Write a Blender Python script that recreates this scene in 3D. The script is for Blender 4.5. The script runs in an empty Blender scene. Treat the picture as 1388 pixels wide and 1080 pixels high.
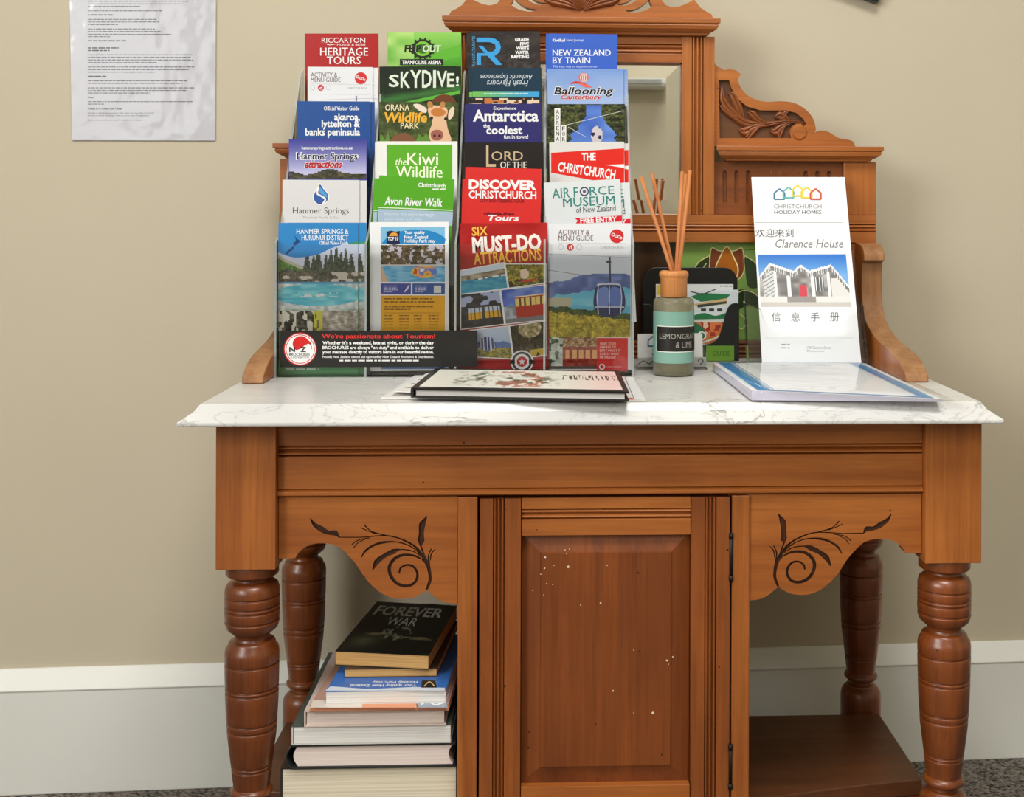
import bpy, bmesh, math, random
from mathutils import Vector, Matrix
random.seed(7)
scene = bpy.context.scene
COL = scene.collection

# ------------------------------------------------------------------ camera
F = 1688.0                      # focal length in pixels of the 1388 x 1080 frame
TH = math.radians(2.5)          # the camera looks a little to the right
RO = math.radians(0.2)
ZC = 0.836
PPX = 744 + F*math.tan(TH)
PPY = 287.0
cam_d = bpy.data.cameras.new('camera')
cam = bpy.data.objects.new('camera', cam_d)
COL.objects.link(cam)
cam_d.sensor_width = 36.0
cam_d.lens = 36.0*F/1388
cam_d.shift_x = -(PPX-694)/1388
cam_d.shift_y = (PPY-540)/1388
cam_d.clip_start = 0.02
cam.location = (0, 0, ZC)
cam.matrix_world = (Matrix.Translation((0, 0, ZC)) @ Matrix.Rotation(-TH, 4, 'Z')
                    @ Matrix.Rotation(math.pi/2, 4, 'X') @ Matrix.Rotation(RO, 4, 'Z'))
scene.camera = cam

# ------------------------------------------------------------------ light
scene.view_settings.view_transform = 'Standard'
scene.view_settings.look = 'None'
scene.view_settings.gamma = 1
scene.view_settings.use_curve_mapping = False
scene.view_settings.exposure = 0.1
world = bpy.data.worlds.new('world')
scene.world = world
world.use_nodes = True
world.node_tree.nodes['Background'].inputs[0].default_value = (0.85, 0.92, 1, 1)
world.node_tree.nodes['Background'].inputs[1].default_value = 1.0
scene.cycles.transparent_max_bounces = 40
scene.cycles.max_bounces = 10


def area(name, loc, target, sx, sy, power, color):
    d = bpy.data.lights.new(name, 'AREA')
    d.shape = 'RECTANGLE'
    d.size, d.size_y = sx, sy
    d.energy = power
    d.color = color
    o = bpy.data.objects.new(name, d)
    COL.objects.link(o)
    o.location = loc
    o.rotation_euler = (Vector(target)-Vector(loc)).to_track_quat('-Z', 'Y').to_euler()
    return o


# daylight through the two windows of the room, the ceiling lamp, and an added fill
area('window_daylight', (-2.20, -0.80, 1.85), (0.3, 1.5, 0.75), 1.35, 1.25, 66, (1, .99, .975))
area('front_window_daylight', (-1.75, -2.55, 1.70), (-1.2, 1.0, 1.35), 0.85, 1.3, 6, (1, .99, .98))
area('ceiling_lamp_light', (0.20, 0.30, 2.55), (0.20, 0.4, 0), 0.8, 0.8, 38, (1, .97, .93))
area('mirror_fill_light', (0.7, -1.8, 2.55), (0.7, -1.9, 0), 0.6, 0.6, 15, (1, .97, .93))  # added fill on the opposite wall, to brighten what the mirror reflects


# ------------------------------------------------------------------ helpers
def ray(px, py):
    u = (px-PPX)/F
    v = -(py-PPY)/F
    c, s = math.cos(RO), math.sin(RO)
    u, v = u*c-v*s, u*s+v*c
    return Vector((math.cos(TH)*u+math.sin(TH), -math.sin(TH)*u+math.cos(TH), v))


def pt(px, py, Y):
    """point of the photograph on the upright plane at distance Y"""
    d = ray(px, py)
    t = Y/d.y
    return Vector((d.x*t, Y, ZC+d.z*t))


def ptz(px, py, z):
    d = ray(px, py)
    t = (z-ZC)/d.z
    return Vector((d.x*t, d.y*t, z))


def X(px, Y, py=500):
    return pt(px, py, Y).x


def Z(py, Y, px=744):
    return pt(px, py, Y).z


def lin(c):
    r = []
    for v in c[:3]:
        v = max(0, min(255, v))/255.0
        r.append(v/12.92 if v <= 0.04045 else ((v+0.055)/1.055)**2.4)
    return (r[0], r[1], r[2], 1.0)


def new_mat(name):
    m = bpy.data.materials.new(name)
    m.use_nodes = True
    nt = m.node_tree
    for n in list(nt.nodes):
        nt.nodes.remove(n)
    out = nt.nodes.new('ShaderNodeOutputMaterial')
    return m, nt, out


def N(nt, t, **kw):
    n = nt.nodes.new('ShaderNode'+t)
    for k, v in kw.items():
        if k in n.inputs:
            n.inputs[k].default_value = v
        else:
            setattr(n, k, v)
    return n


def plain(name, rgb, rough=0.5, metal=0.0, spec=0.5, var=0.06, scale=40, bump=0.0, bscale=200, trans=0.0):
    m, nt, out = new_mat(name)
    b = N(nt, 'BsdfPrincipled')
    b.inputs['Roughness'].default_value = rough
    b.inputs['Metallic'].default_value = metal
    b.inputs['Specular IOR Level'].default_value = spec
    if trans:
        b.inputs['Transmission Weight'].default_value = trans
    tc = N(nt, 'TexCoord')
    no = N(nt, 'TexNoise', Scale=scale, Detail=4.0)
    nt.links.new(tc.outputs['Object'], no.inputs['Vector'])
    r = N(nt, 'ValToRGB')
    c = lin(rgb)
    r.color_ramp.elements[0].position = 0.3
    r.color_ramp.elements[1].position = 0.7
    r.color_ramp.elements[0].color = tuple(v*(1-var) for v in c[:3])+(1,)
    r.color_ramp.elements[1].color = tuple(min(1, v*(1+var)) for v in c[:3])+(1,)
    nt.links.new(no.outputs['Fac'], r.inputs['Fac'])
    nt.links.new(r.outputs['Color'], b.inputs['Base Color'])
    if bump:
        n2 = N(nt, 'TexNoise', Scale=bscale, Detail=3.0)
        nt.links.new(tc.outputs['Object'], n2.inputs['Vector'])
        bp = N(nt, 'Bump', Strength=bump, Distance=0.002)
        nt.links.new(n2.outputs['Fac'], bp.inputs['Height'])
        nt.links.new(bp.outputs['Normal'], b.inputs['Normal'])
    nt.links.new(b.outputs['BSDF'], out.inputs['Surface'])
    return m


def wood(name, rgb, rgb2, axis='X', rough=0.38, holes=True, coat=0.15):
    """stained, varnished pine: long streaks along the axis, fine pores and a few worm holes"""
    m, nt, out = new_mat(name)
    b = N(nt, 'BsdfPrincipled')
    b.inputs['Coat Weight'].default_value = coat
    b.inputs['Coat Roughness'].default_value = 0.25
    tc = N(nt, 'TexCoord')
    sc = {'X': (1.6, 22, 22), 'Y': (22, 1.6, 22), 'Z': (22, 22, 1.6)}[axis]
    mp = N(nt, 'Mapping')
    mp.inputs['Scale'].default_value = sc
    nt.links.new(tc.outputs['Object'], mp.inputs['Vector'])
    n1 = N(nt, 'TexNoise', Scale=1.0, Detail=6.0, Roughness=0.6, Distortion=0.8)
    nt.links.new(mp.outputs['Vector'], n1.inputs['Vector'])
    r1 = N(nt, 'ValToRGB')
    r1.color_ramp.elements[0].position = 0.30
    r1.color_ramp.elements[1].position = 0.72
    r1.color_ramp.elements[0].color = lin(rgb2)
    r1.color_ramp.elements[1].color = lin(rgb)
    nt.links.new(n1.outputs['Fac'], r1.inputs['Fac'])
    mp2 = N(nt, 'Mapping')
    mp2.inputs['Scale'].default_value = {'X': (9, 260, 260), 'Y': (260, 9, 260), 'Z': (260, 260, 9)}[axis]
    nt.links.new(tc.outputs['Object'], mp2.inputs['Vector'])
    n2 = N(nt, 'TexNoise', Scale=1.0, Detail=3.0)
    nt.links.new(mp2.outputs['Vector'], n2.inputs['Vector'])
    r2 = N(nt, 'ValToRGB')
    r2.color_ramp.elements[0].position = 0.33
    r2.color_ramp.elements[1].position = 0.55
    r2.color_ramp.elements[0].color = (0.80, 0.76, 0.72, 1)
    r2.color_ramp.elements[1].color = (1, 1, 1, 1)
    nt.links.new(n2.outputs['Fac'], r2.inputs['Fac'])
    mx = N(nt, 'MixRGB', blend_type='MULTIPLY')
    mx.inputs['Fac'].default_value = 0.8
    nt.links.new(r1.outputs['Color'], mx.inputs['Color1'])
    nt.links.new(r2.outputs['Color'], mx.inputs['Color2'])
    # large soft blotches of old varnish
    n3 = N(nt, 'TexNoise', Scale=7.0, Detail=3.0)
    nt.links.new(tc.outputs['Object'], n3.inputs['Vector'])
    r3 = N(nt, 'ValToRGB')
    r3.color_ramp.elements[0].position = 0.35
    r3.color_ramp.elements[1].position = 0.65
    r3.color_ramp.elements[0].color = (0.80, 0.76, 0.74, 1)
    r3.color_ramp.elements[1].color = (1, 1, 1, 1)
    nt.links.new(n3.outputs['Fac'], r3.inputs['Fac'])
    mx2 = N(nt, 'MixRGB', blend_type='MULTIPLY')
    mx2.inputs['Fac'].default_value = 0.75
    nt.links.new(mx.outputs['Color'], mx2.inputs['Color1'])
    nt.links.new(r3.outputs['Color'], mx2.inputs['Color2'])
    last = mx2
    if holes:
        vo = N(nt, 'TexVoronoi', Scale=42.0)
        nt.links.new(tc.outputs['Object'], vo.inputs['Vector'])
        lt = N(nt, 'Math', operation='LESS_THAN')
        lt.inputs[1].default_value = 0.055
        nt.links.new(vo.outputs['Distance'], lt.inputs[0])
        sp = N(nt, 'SeparateColor')
        nt.links.new(vo.outputs['Color'], sp.inputs['Color'])
        gt = N(nt, 'Math', operation='GREATER_THAN')
        gt.inputs[1].default_value = 0.45
        nt.links.new(sp.outputs[0], gt.inputs[0])
        mu = N(nt, 'Math', operation='MULTIPLY')
        nt.links.new(lt.outputs[0], mu.inputs[0])
        nt.links.new(gt.outputs[0], mu.inputs[1])
        mx3 = N(nt, 'MixRGB')
        mx3.inputs['Color2'].default_value = lin((52, 26, 14))
        nt.links.new(mu.outputs[0], mx3.inputs['Fac'])
        nt.links.new(last.outputs['Color'], mx3.inputs['Color1'])
        last = mx3
    nt.links.new(last.outputs['Color'], b.inputs['Base Color'])
    rr = N(nt, 'MapRange')
    rr.inputs['To Min'].default_value = rough+0.1
    rr.inputs['To Max'].default_value = rough-0.06
    nt.links.new(n1.outputs['Fac'], rr.inputs['Value'])
    nt.links.new(rr.outputs[0], b.inputs['Roughness'])
    bp = N(nt, 'Bump', Strength=0.12, Distance=0.001)
    nt.links.new(n2.outputs['Fac'], bp.inputs['Height'])
    nt.links.new(bp.outputs['Normal'], b.inputs['Normal'])
    nt.links.new(b.outputs['BSDF'], out.inputs['Surface'])
    return m


def marble_mat():
    m, nt, out = new_mat('white_marble')
    b = N(nt, 'BsdfPrincipled')
    b.inputs['Roughness'].default_value = 0.28
    tc = N(nt, 'TexCoord')
    mp = N(nt, 'Mapping')
    mp.inputs['Rotation'].default_value = (0.3, 0.2, 0.7)
    mp.inputs['Scale'].default_value = (1.0, 2.0, 1.6)
    nt.links.new(tc.outputs['Object'], mp.inputs['Vector'])

    def vein(scale, width, seed):
        no = N(nt, 'TexNoise', Scale=scale, Detail=5.0, Roughness=0.55, Distortion=1.3)
        off = N(nt, 'VectorMath', operation='ADD')
        off.inputs[1].default_value = (seed, seed*1.7, seed*.6)
        nt.links.new(mp.outputs['Vector'], off.inputs[0])
        nt.links.new(off.outputs[0], no.inputs['Vector'])
        s = N(nt, 'Math', operation='SUBTRACT')
        s.inputs[1].default_value = 0.5
        nt.links.new(no.outputs['Fac'], s.inputs[0])
        a = N(nt, 'Math', operation='ABSOLUTE')
        nt.links.new(s.outputs[0], a.inputs[0])
        mr = N(nt, 'MapRange')
        mr.inputs['From Min'].default_value = 0.0
        mr.inputs['From Max'].default_value = width
        mr.inputs['To Min'].default_value = 1.0
        mr.inputs['To Max'].default_value = 0.0
        nt.links.new(a.outputs[0], mr.inputs['Value'])
        return mr.outputs[0]
    v1 = vein(4.0, 0.008, 3.1)
    v2 = vein(9.0, 0.014, 8.3)
    cl = N(nt, 'TexNoise', Scale=5.0, Detail=3.0)
    nt.links.new(mp.outputs['Vector'], cl.inputs['Vector'])
    cr = N(nt, 'MapRange')
    cr.inputs['From Min'].default_value = 0.45
    cr.inputs['From Max'].default_value = 0.68
    nt.links.new(cl.outputs['Fac'], cr.inputs['Value'])
    m1 = N(nt, 'Math', operation='MULTIPLY')
    nt.links.new(v1, m1.inputs[0])
    nt.links.new(cr.outputs[0], m1.inputs[1])
    m2 = N(nt, 'Math', operation='MULTIPLY')
    m2.inputs[1].default_value = 0.28
    nt.links.new(v2, m2.inputs[0])
    ad = N(nt, 'Math', operation='ADD', use_clamp=True)
    nt.links.new(m1.outputs[0], ad.inputs[0])
    nt.links.new(m2.outputs[0], ad.inputs[1])
    base = N(nt, 'ValToRGB')
    base.color_ramp.elements[0].position = 0.3
    base.color_ramp.elements[1].position = 0.7
    base.color_ramp.elements[0].color = lin((200, 201, 200))
    base.color_ramp.elements[1].color = lin((222, 222, 219))
    nt.links.new(cl.outputs['Fac'], base.inputs['Fac'])
    mx = N(nt, 'MixRGB')
    mx.inputs['Color2'].default_value = lin((104, 102, 98))
    nt.links.new(ad.outputs[0], mx.inputs['Fac'])
    nt.links.new(base.outputs['Color'], mx.inputs['Color1'])
    nt.links.new(mx.outputs['Color'], b.inputs['Base Color'])
    nt.links.new(b.outputs['BSDF'], out.inputs['Surface'])
    return m


def carpet_mat():
    m, nt, out = new_mat('grey_carpet')
    b = N(nt, 'BsdfPrincipled')
    b.inputs['Roughness'].default_value = 0.95
    b.inputs['Specular IOR Level'].default_value = 0.1
    tc = N(nt, 'TexCoord')
    no = N(nt, 'TexNoise', Scale=190.0, Detail=3.0, Roughness=0.7)
    nt.links.new(tc.outputs['Object'], no.inputs['Vector'])
    r = N(nt, 'ValToRGB')
    r.color_ramp.elements[0].position = 0.36
    r.color_ramp.elements[1].position = 0.62
    r.color_ramp.elements[0].color = lin((48, 45, 42))
    r.color_ramp.elements[1].color = lin((150, 143, 134))
    nt.links.new(no.outputs['Fac'], r.inputs['Fac'])
    nt.links.new(r.outputs['Color'], b.inputs['Base Color'])
    bp = N(nt, 'Bump', Strength=1.0, Distance=0.006)
    nt.links.new(no.outputs['Fac'], bp.inputs['Height'])
    nt.links.new(bp.outputs['Normal'], b.inputs['Normal'])
    nt.links.new(b.outputs['BSDF'], out.inputs['Surface'])
    return m


def acrylic_mat(name, tint=(0.985, 0.99, 0.99), gloss=1.0, ior=1.42):
    m, nt, out = new_mat(name)
    tr = N(nt, 'BsdfTransparent')
    tr.inputs['Color'].default_value = tint+(1,)
    gl = N(nt, 'BsdfGlossy')
    gl.inputs['Roughness'].default_value = 0.04
    gl.inputs['Color'].default_value = (gloss, gloss, gloss, 1)
    fr = N(nt, 'Fresnel')
    fr.inputs['IOR'].default_value = ior
    mx = N(nt, 'MixShader')
    nt.links.new(fr.outputs[0], mx.inputs[0])
    nt.links.new(tr.outputs[0], mx.inputs[1])
    nt.links.new(gl.outputs[0], mx.inputs[2])
    nt.links.new(mx.outputs[0], out.inputs['Surface'])
    return m


def print_mat(name, rough=0.33, spec=0.4, bump=0.0):
    m, nt, out = new_mat(name)
    b = N(nt, 'BsdfPrincipled')
    b.inputs['Roughness'].default_value = rough
    b.inputs['Specular IOR Level'].default_value = spec
    a = N(nt, 'Attribute', attribute_name='ink')
    nt.links.new(a.outputs['Color'], b.inputs['Base Color'])
    if bump:
        tc = N(nt, 'TexCoord')
        no = N(nt, 'TexNoise', Scale=22.0, Detail=2.0)
        nt.links.new(tc.outputs['Object'], no.inputs['Vector'])
        bp = N(nt, 'Bump', Strength=bump, Distance=0.01)
        nt.links.new(no.outputs['Fac'], bp.inputs['Height'])
        nt.links.new(bp.outputs['Normal'], b.inputs['Normal'])
    nt.links.new(b.outputs['BSDF'], out.inputs['Surface'])
    return m


M = {}
M['rail'] = wood('amber_wood_along', (192, 117, 53), (150, 82, 31), 'X')
M['post'] = wood('amber_wood_upright', (192, 117, 53), (146, 80, 30), 'Z')
M['dark_x'] = wood('brown_wood_along', (150, 84, 36), (112, 57, 22), 'X')
M['dark_z'] = wood('brown_wood_upright', (148, 80, 32), (110, 54, 19), 'Z')
M['leg'] = wood('turned_leg_wood', (150, 80, 34), (92, 44, 16), 'Z', rough=0.33, coat=0.3)
M['stile'] = wood('door_stile_wood', (172, 98, 42), (126, 66, 24), 'Z')
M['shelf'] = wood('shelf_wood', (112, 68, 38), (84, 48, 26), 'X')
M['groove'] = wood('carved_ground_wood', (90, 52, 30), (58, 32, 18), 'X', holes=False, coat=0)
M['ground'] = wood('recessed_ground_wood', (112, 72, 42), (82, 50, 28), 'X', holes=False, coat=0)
M['worn'] = wood('worn_edge_wood', (186, 142, 96), (138, 92, 54), 'Z', rough=0.6, coat=0)
M['pale'] = wood('pale_beech', (226, 158, 92), (206, 134, 70), 'Z', rough=0.5, holes=False, coat=0)
M['reed'] = wood('rattan_reed', (222, 150, 88), (190, 112, 58), 'Z', rough=0.6, holes=False, coat=0)
M['marble'] = marble_mat()
M['carpet'] = carpet_mat()
M['wall'] = plain('beige_wall_paint', (198, 189, 167), 0.75, spec=0.25, var=0.02, scale=3, bump=0.05, bscale=160)
M['white'] = plain('white_gloss_paint', (226, 228, 222), 0.4, var=0.015, scale=8, bump=0.04, bscale=60)
M['ceiling'] = plain('ceiling_paint', (232, 230, 222), 0.8, var=0.02, scale=3)
M['black'] = plain('black_enamel', (16, 16, 16), 0.35, var=0.1)
M['iron'] = plain('dark_iron', (40, 34, 30), 0.5, metal=0.6, var=0.2, scale=90)
M['glass'] = acrylic_mat('clear_acrylic')
m_, nt_, out_ = new_mat('acrylic_edge')
t_ = N(nt_, 'BsdfTransparent')
d_ = N(nt_, 'BsdfDiffuse')
d_.inputs['Color'].default_value = lin((206, 214, 212))
x_ = N(nt_, 'MixShader')
x_.inputs[0].default_value = 0.45
nt_.links.new(t_.outputs[0], x_.inputs[1])
nt_.links.new(d_.outputs[0], x_.inputs[2])
nt_.links.new(x_.outputs[0], out_.inputs['Surface'])
M['edge'] = m_
M['pane'] = acrylic_mat('window_glass')
M['print'] = print_mat('printed_paper')
M['laminate'] = print_mat('laminated_paper', rough=0.10, spec=0.6, bump=0.22)
M['ink_tile'] = print_mat('glazed_tile', rough=0.15, spec=0.5)
M['speck'] = plain('white_paint_specks', (225, 215, 195), 0.7)
m_, nt_, out_ = new_mat('mirror_silver')
b_ = N(nt_, 'BsdfPrincipled')
b_.inputs['Metallic'].default_value = 1
b_.inputs['Roughness'].default_value = 0.015
b_.inputs['Base Color'].default_value = (0.86, 0.87, 0.84, 1)
nt_.links.new(b_.outputs[0], out_.inputs['Surface'])
M['mirror'] = m_


def empty(name, loc, label=None, cat=None, group=None):
    o = bpy.data.objects.new(name, None)
    COL.objects.link(o)
    o.location = loc
    o.empty_display_size = 0.02
    tag(o, label, cat, group)
    return o


def tag(o, label=None, cat=None, group=None, kind=None):
    if label:
        o['label'] = label
    if cat:
        o['category'] = cat
    if group:
        o['group'] = group
    if kind:
        o['kind'] = kind
    return o


class MB:
    """collects geometry in world coordinates and links it as ONE mesh object"""

    def __init__(self):
        self.v, self.f, self.mi, self.c, self.sm = [], [], [], [], []
        self.mi0 = 0
        self.smooth = False

    def add(self, verts, faces, col=None, mi=None, smooth=None):
        o = len(self.v)
        self.v += [tuple(p) for p in verts]
        for f in faces:
            self.f.append(tuple(i+o for i in f))
            self.mi.append(self.mi0 if mi is None else mi)
            self.c.append(col)
            self.sm.append(self.smooth if smooth is None else smooth)

    def box(self, x0, x1, y0, y1, z0, z1, mi=None, col=None):
        x0, x1 = min(x0, x1), max(x0, x1)
        y0, y1 = min(y0, y1), max(y0, y1)
        z0, z1 = min(z0, z1), max(z0, z1)
        vs = [(x0, y0, z0), (x1, y0, z0), (x1, y1, z0), (x0, y1, z0), (x0, y0, z1), (x1, y0, z1), (x1, y1, z1), (x0, y1, z1)]
        self.add(vs, [(0, 3, 2, 1), (4, 5, 6, 7), (0, 1, 5, 4), (1, 2, 6, 5), (2, 3, 7, 6), (3, 0, 4, 7)], col, mi)

    def prism(self, poly, fn, a, b, mi=None, col=None, smooth=None):
        """closed polygon poly (2-D) extruded between a and b; fn(u, v, w) -> xyz"""
        n = len(poly)
        vs = [fn(u, v, a) for u, v in poly]+[fn(u, v, b) for u, v in poly]
        fs = [tuple(range(n-1, -1, -1)), tuple(range(n, 2*n))]
        self.add(vs, fs, col, mi, False)
        self.add(vs, [(i, (i+1) % n, n+(i+1) % n, n+i) for i in range(n)], col, mi, smooth)

    def lathe(self, prof, cx, cy, seg=40, mi=None, smooth=True, col=None):
        vs, fs = [], []
        for r, z in prof:
            for k in range(seg):
                a = 2*math.pi*k/seg
                vs.append((cx+r*math.cos(a), cy+r*math.sin(a), z))
        n = len(prof)
        for i in range(n-1):
            for k in range(seg):
                k2 = (k+1) % seg
                fs.append((i*seg+k, i*seg+k2, (i+1)*seg+k2, (i+1)*seg+k))
        self.add(vs, fs, col, mi, smooth)
        self.add(vs[:seg], [tuple(range(seg-1, -1, -1))], col, mi, False)
        self.add(vs[-seg:], [tuple(range(seg))], col, mi, False)

    def tube(self, pts, radii, seg=8, mi=None, col=None):
        pts = [Vector(p) for p in pts]
        if not isinstance(radii, (list, tuple)):
            radii = [radii]*len(pts)
        vs, fs = [], []
        for i, p in enumerate(pts):
            d = (pts[min(i+1, len(pts)-1)]-pts[max(i-1, 0)]).normalized()
            a = d.cross(Vector((0.31, 0.9, 0.17))).normalized()
            b = d.cross(a)
            for k in range(seg):
                t = 2*math.pi*k/seg
                vs.append(p+(a*math.cos(t)+b*math.sin(t))*radii[i])
        for i in range(len(pts)-1):
            for k in range(seg):
                k2 = (k+1) % seg
                fs.append((i*seg+k, i*seg+k2, (i+1)*seg+k2, (i+1)*seg+k))
        fs2 = [tuple(range(seg-1, -1, -1)), tuple((len(pts)-1)*seg+k for k in range(seg))]
        self.add(vs, fs, col, mi, True)
        self.add(vs, fs2, col, mi, False)

    def build(self, name, mats, parent=None, origin=None, bevel=0.0, segs=2, merge=True):
        if not isinstance(mats, (list, tuple)):
            mats = [mats]
        if origin is None:
            if parent is None:
                xs = [p[0] for p in self.v]
                ys = [p[1] for p in self.v]
                origin = ((min(xs)+max(xs))/2, (min(ys)+max(ys))/2, min(p[2] for p in self.v))
            else:
                origin = world_loc(parent)
        origin = Vector(origin)
        me = bpy.data.meshes.new(name)
        me.from_pydata([tuple(Vector(p)-origin) for p in self.v], [], self.f)
        for mt in mats:
            me.materials.append(mt)
        me.polygons.foreach_set('material_index', self.mi)
        me.polygons.foreach_set('use_smooth', self.sm)
        if any(c is not None for c in self.c):
            at = me.color_attributes.new('ink', 'FLOAT_COLOR', 'CORNER')
            flat = []
            for p in me.polygons:
                c = self.c[p.index] or (0.8, 0.8, 0.8, 1)
                for _ in range(p.loop_total):
                    flat += list(c)
            at.data.foreach_set('color', flat)
        elif merge:
            bm = bmesh.new()
            bm.from_mesh(me)
            bmesh.ops.remove_doubles(bm, verts=bm.verts, dist=1e-6)
            bmesh.ops.recalc_face_normals(bm, faces=bm.faces)
            bm.to_mesh(me)
            bm.free()
        me.update()
        o = bpy.data.objects.new(name, me)
        COL.objects.link(o)
        o.location = origin
        if parent is not None:
            o.parent = parent
            o.location = origin-world_loc(parent)
        if bevel:
            md = o.modifiers.new('bevel', 'BEVEL')
            md.width = bevel
            md.segments = segs
            md.limit_method = 'ANGLE'
            md.angle_limit = math.radians(35)
            md.harden_normals = False
        return o


def world_loc(o):
    v = Vector(o.location)
    while o.parent is not None:
        o = o.parent
        v += Vector(o.location)
    return v


def copy_tree(o, parent=None):
    c = o.copy()
    COL.objects.link(c)
    if parent is not None:
        c.parent = parent
    for ch in list(o.children):
        copy_tree(ch, c)
    return c


def smooth_path(pts, n=6, closed=False):
    """Catmull-Rom through 2-D points"""
    P = [Vector((p[0], p[1])) for p in pts]
    out = []
    m = len(P)
    rng = m if closed else m-1
    for i in range(rng):
        p0 = P[(i-1) % m] if closed or i > 0 else P[i]*2-P[i+1]
        p1, p2 = P[i], P[(i+1) % m]
        p3 = P[(i+2) % m] if closed or i+2 < m else p2*2-p1
        for k in range(n):
            t = k/n
            out.append(((p1*2)+(p2-p0)*t+(p0*2-p1*5+p2*4-p3)*t*t+(p1*3-p0-p2*3+p3)*t**3)*0.5)
    if not closed:
        out.append(P[-1])
    return [(p.x, p.y) for p in out]


def plate_mesh(outlines, depth, bevel=0.0):
    """flat plate with holes from 2-D outlines (x, z); returns verts, faces with y from 0 (front) to depth"""
    cu = bpy.data.curves.new('tmp', 'CURVE')
    cu.dimensions = '2D'
    cu.fill_mode = 'BOTH'
    cu.extrude = depth/2-bevel
    cu.bevel_depth = bevel
    cu.bevel_resolution = 1
    if bevel:
        cu.offset = -bevel
    for ol in outlines:
        sp = cu.splines.new('POLY')
        sp.points.add(len(ol)-1)
        for i, p in enumerate(ol):
            sp.points[i].co = (p[0], p[1], 0, 1)
        sp.use_cyclic_u = True
    ob = bpy.data.objects.new('tmp', cu)
    COL.objects.link(ob)
    dg = bpy.context.evaluated_depsgraph_get()
    dg.update()
    me = bpy.data.meshes.new_from_object(ob.evaluated_get(dg))
    vs = [(v.co.x, depth/2-v.co.z, v.co.y) for v in me.vertices]
    fs = [tuple(p.vertices) for p in me.polygons]
    bpy.data.objects.remove(ob)
    bpy.data.curves.remove(cu)
    bpy.data.meshes.remove(me)
    return vs, fs


def add_plate(mb, outlines, Yfront, depth, bevel=0.0, mi=None):
    vs, fs = plate_mesh(outlines, depth, bevel)
    mb.add([(x, Yfront+y, z) for x, y, z in vs], fs, None, mi)


# ------------------------------------------------------------------ printing on paper
_tc = {}


def text_shape(s, bold=0.0, italic=0.0, align='LEFT', spacing=1.0, line=1.0):
    if bold < 0.016 or (bold < 0.03 and ('M' in s or 'W' in s)):
        bold = 0.0
    key = (s, bold, italic, align, spacing, line)
    if key in _tc:
        return _tc[key]
    cu = bpy.data.curves.new('tmp', 'FONT')
    cu.body = s
    cu.size = 1
    cu.resolution_u = 2
    cu.offset = bold
    cu.shear = italic
    cu.align_x = align
    cu.space_character = spacing
    cu.space_line = line
    ob = bpy.data.objects.new('tmp', cu)
    COL.objects.link(ob)
    dg = bpy.context.evaluated_depsgraph_get()
    dg.update()
    me = bpy.data.meshes.new_from_object(ob.evaluated_get(dg))
    vs = [(v.co.x, v.co.y) for v in me.vertices]
    fs = [tuple(p.vertices) for p in me.polygons]
    bpy.data.objects.remove(ob)
    bpy.data.curves.remove(cu)
    bpy.data.meshes.remove(me)
    if vs:
        x0, x1 = min(v[0] for v in vs), max(v[0] for v in vs)
        y0, y1 = min(v[1] for v in vs), max(v[1] for v in vs)
        vs = [((x-x0)/max(x1-x0, 1e-6), 1-(y-y0)/max(y1-y0, 1e-6)) for x, y in vs]
    _tc[key] = (vs, fs)
    return _tc[key]


def h2(i, j, s=0):
    n = (i*374761393+j*668265263+s*1442695041) & 0xffffffff
    n = ((n ^ (n >> 13))*1274126177) & 0xffffffff
    return ((n ^ (n >> 16)) & 0xffff)/65535.0


def vnoise(x, y, s=0):
    i, j = math.floor(x), math.floor(y)
    fx, fy = x-i, y-j
    fx, fy = fx*fx*(3-2*fx), fy*fy*(3-2*fy)
    a = h2(i, j, s)+(h2(i+1, j, s)-h2(i, j, s))*fx
    b = h2(i, j+1, s)+(h2(i+1, j+1, s)-h2(i, j+1, s))*fx
    return a+(b-a)*fy


def mixc(a, b, t):
    t = max(0, min(1, t))
    return tuple(a[i]+(b[i]-a[i])*t for i in range(3))


def jit(c, x, y, amt=30, s=0):
    n = (vnoise(x, y, s)-0.5)*2*amt
    return (c[0]+n, c[1]+n, c[2]+n)


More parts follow.
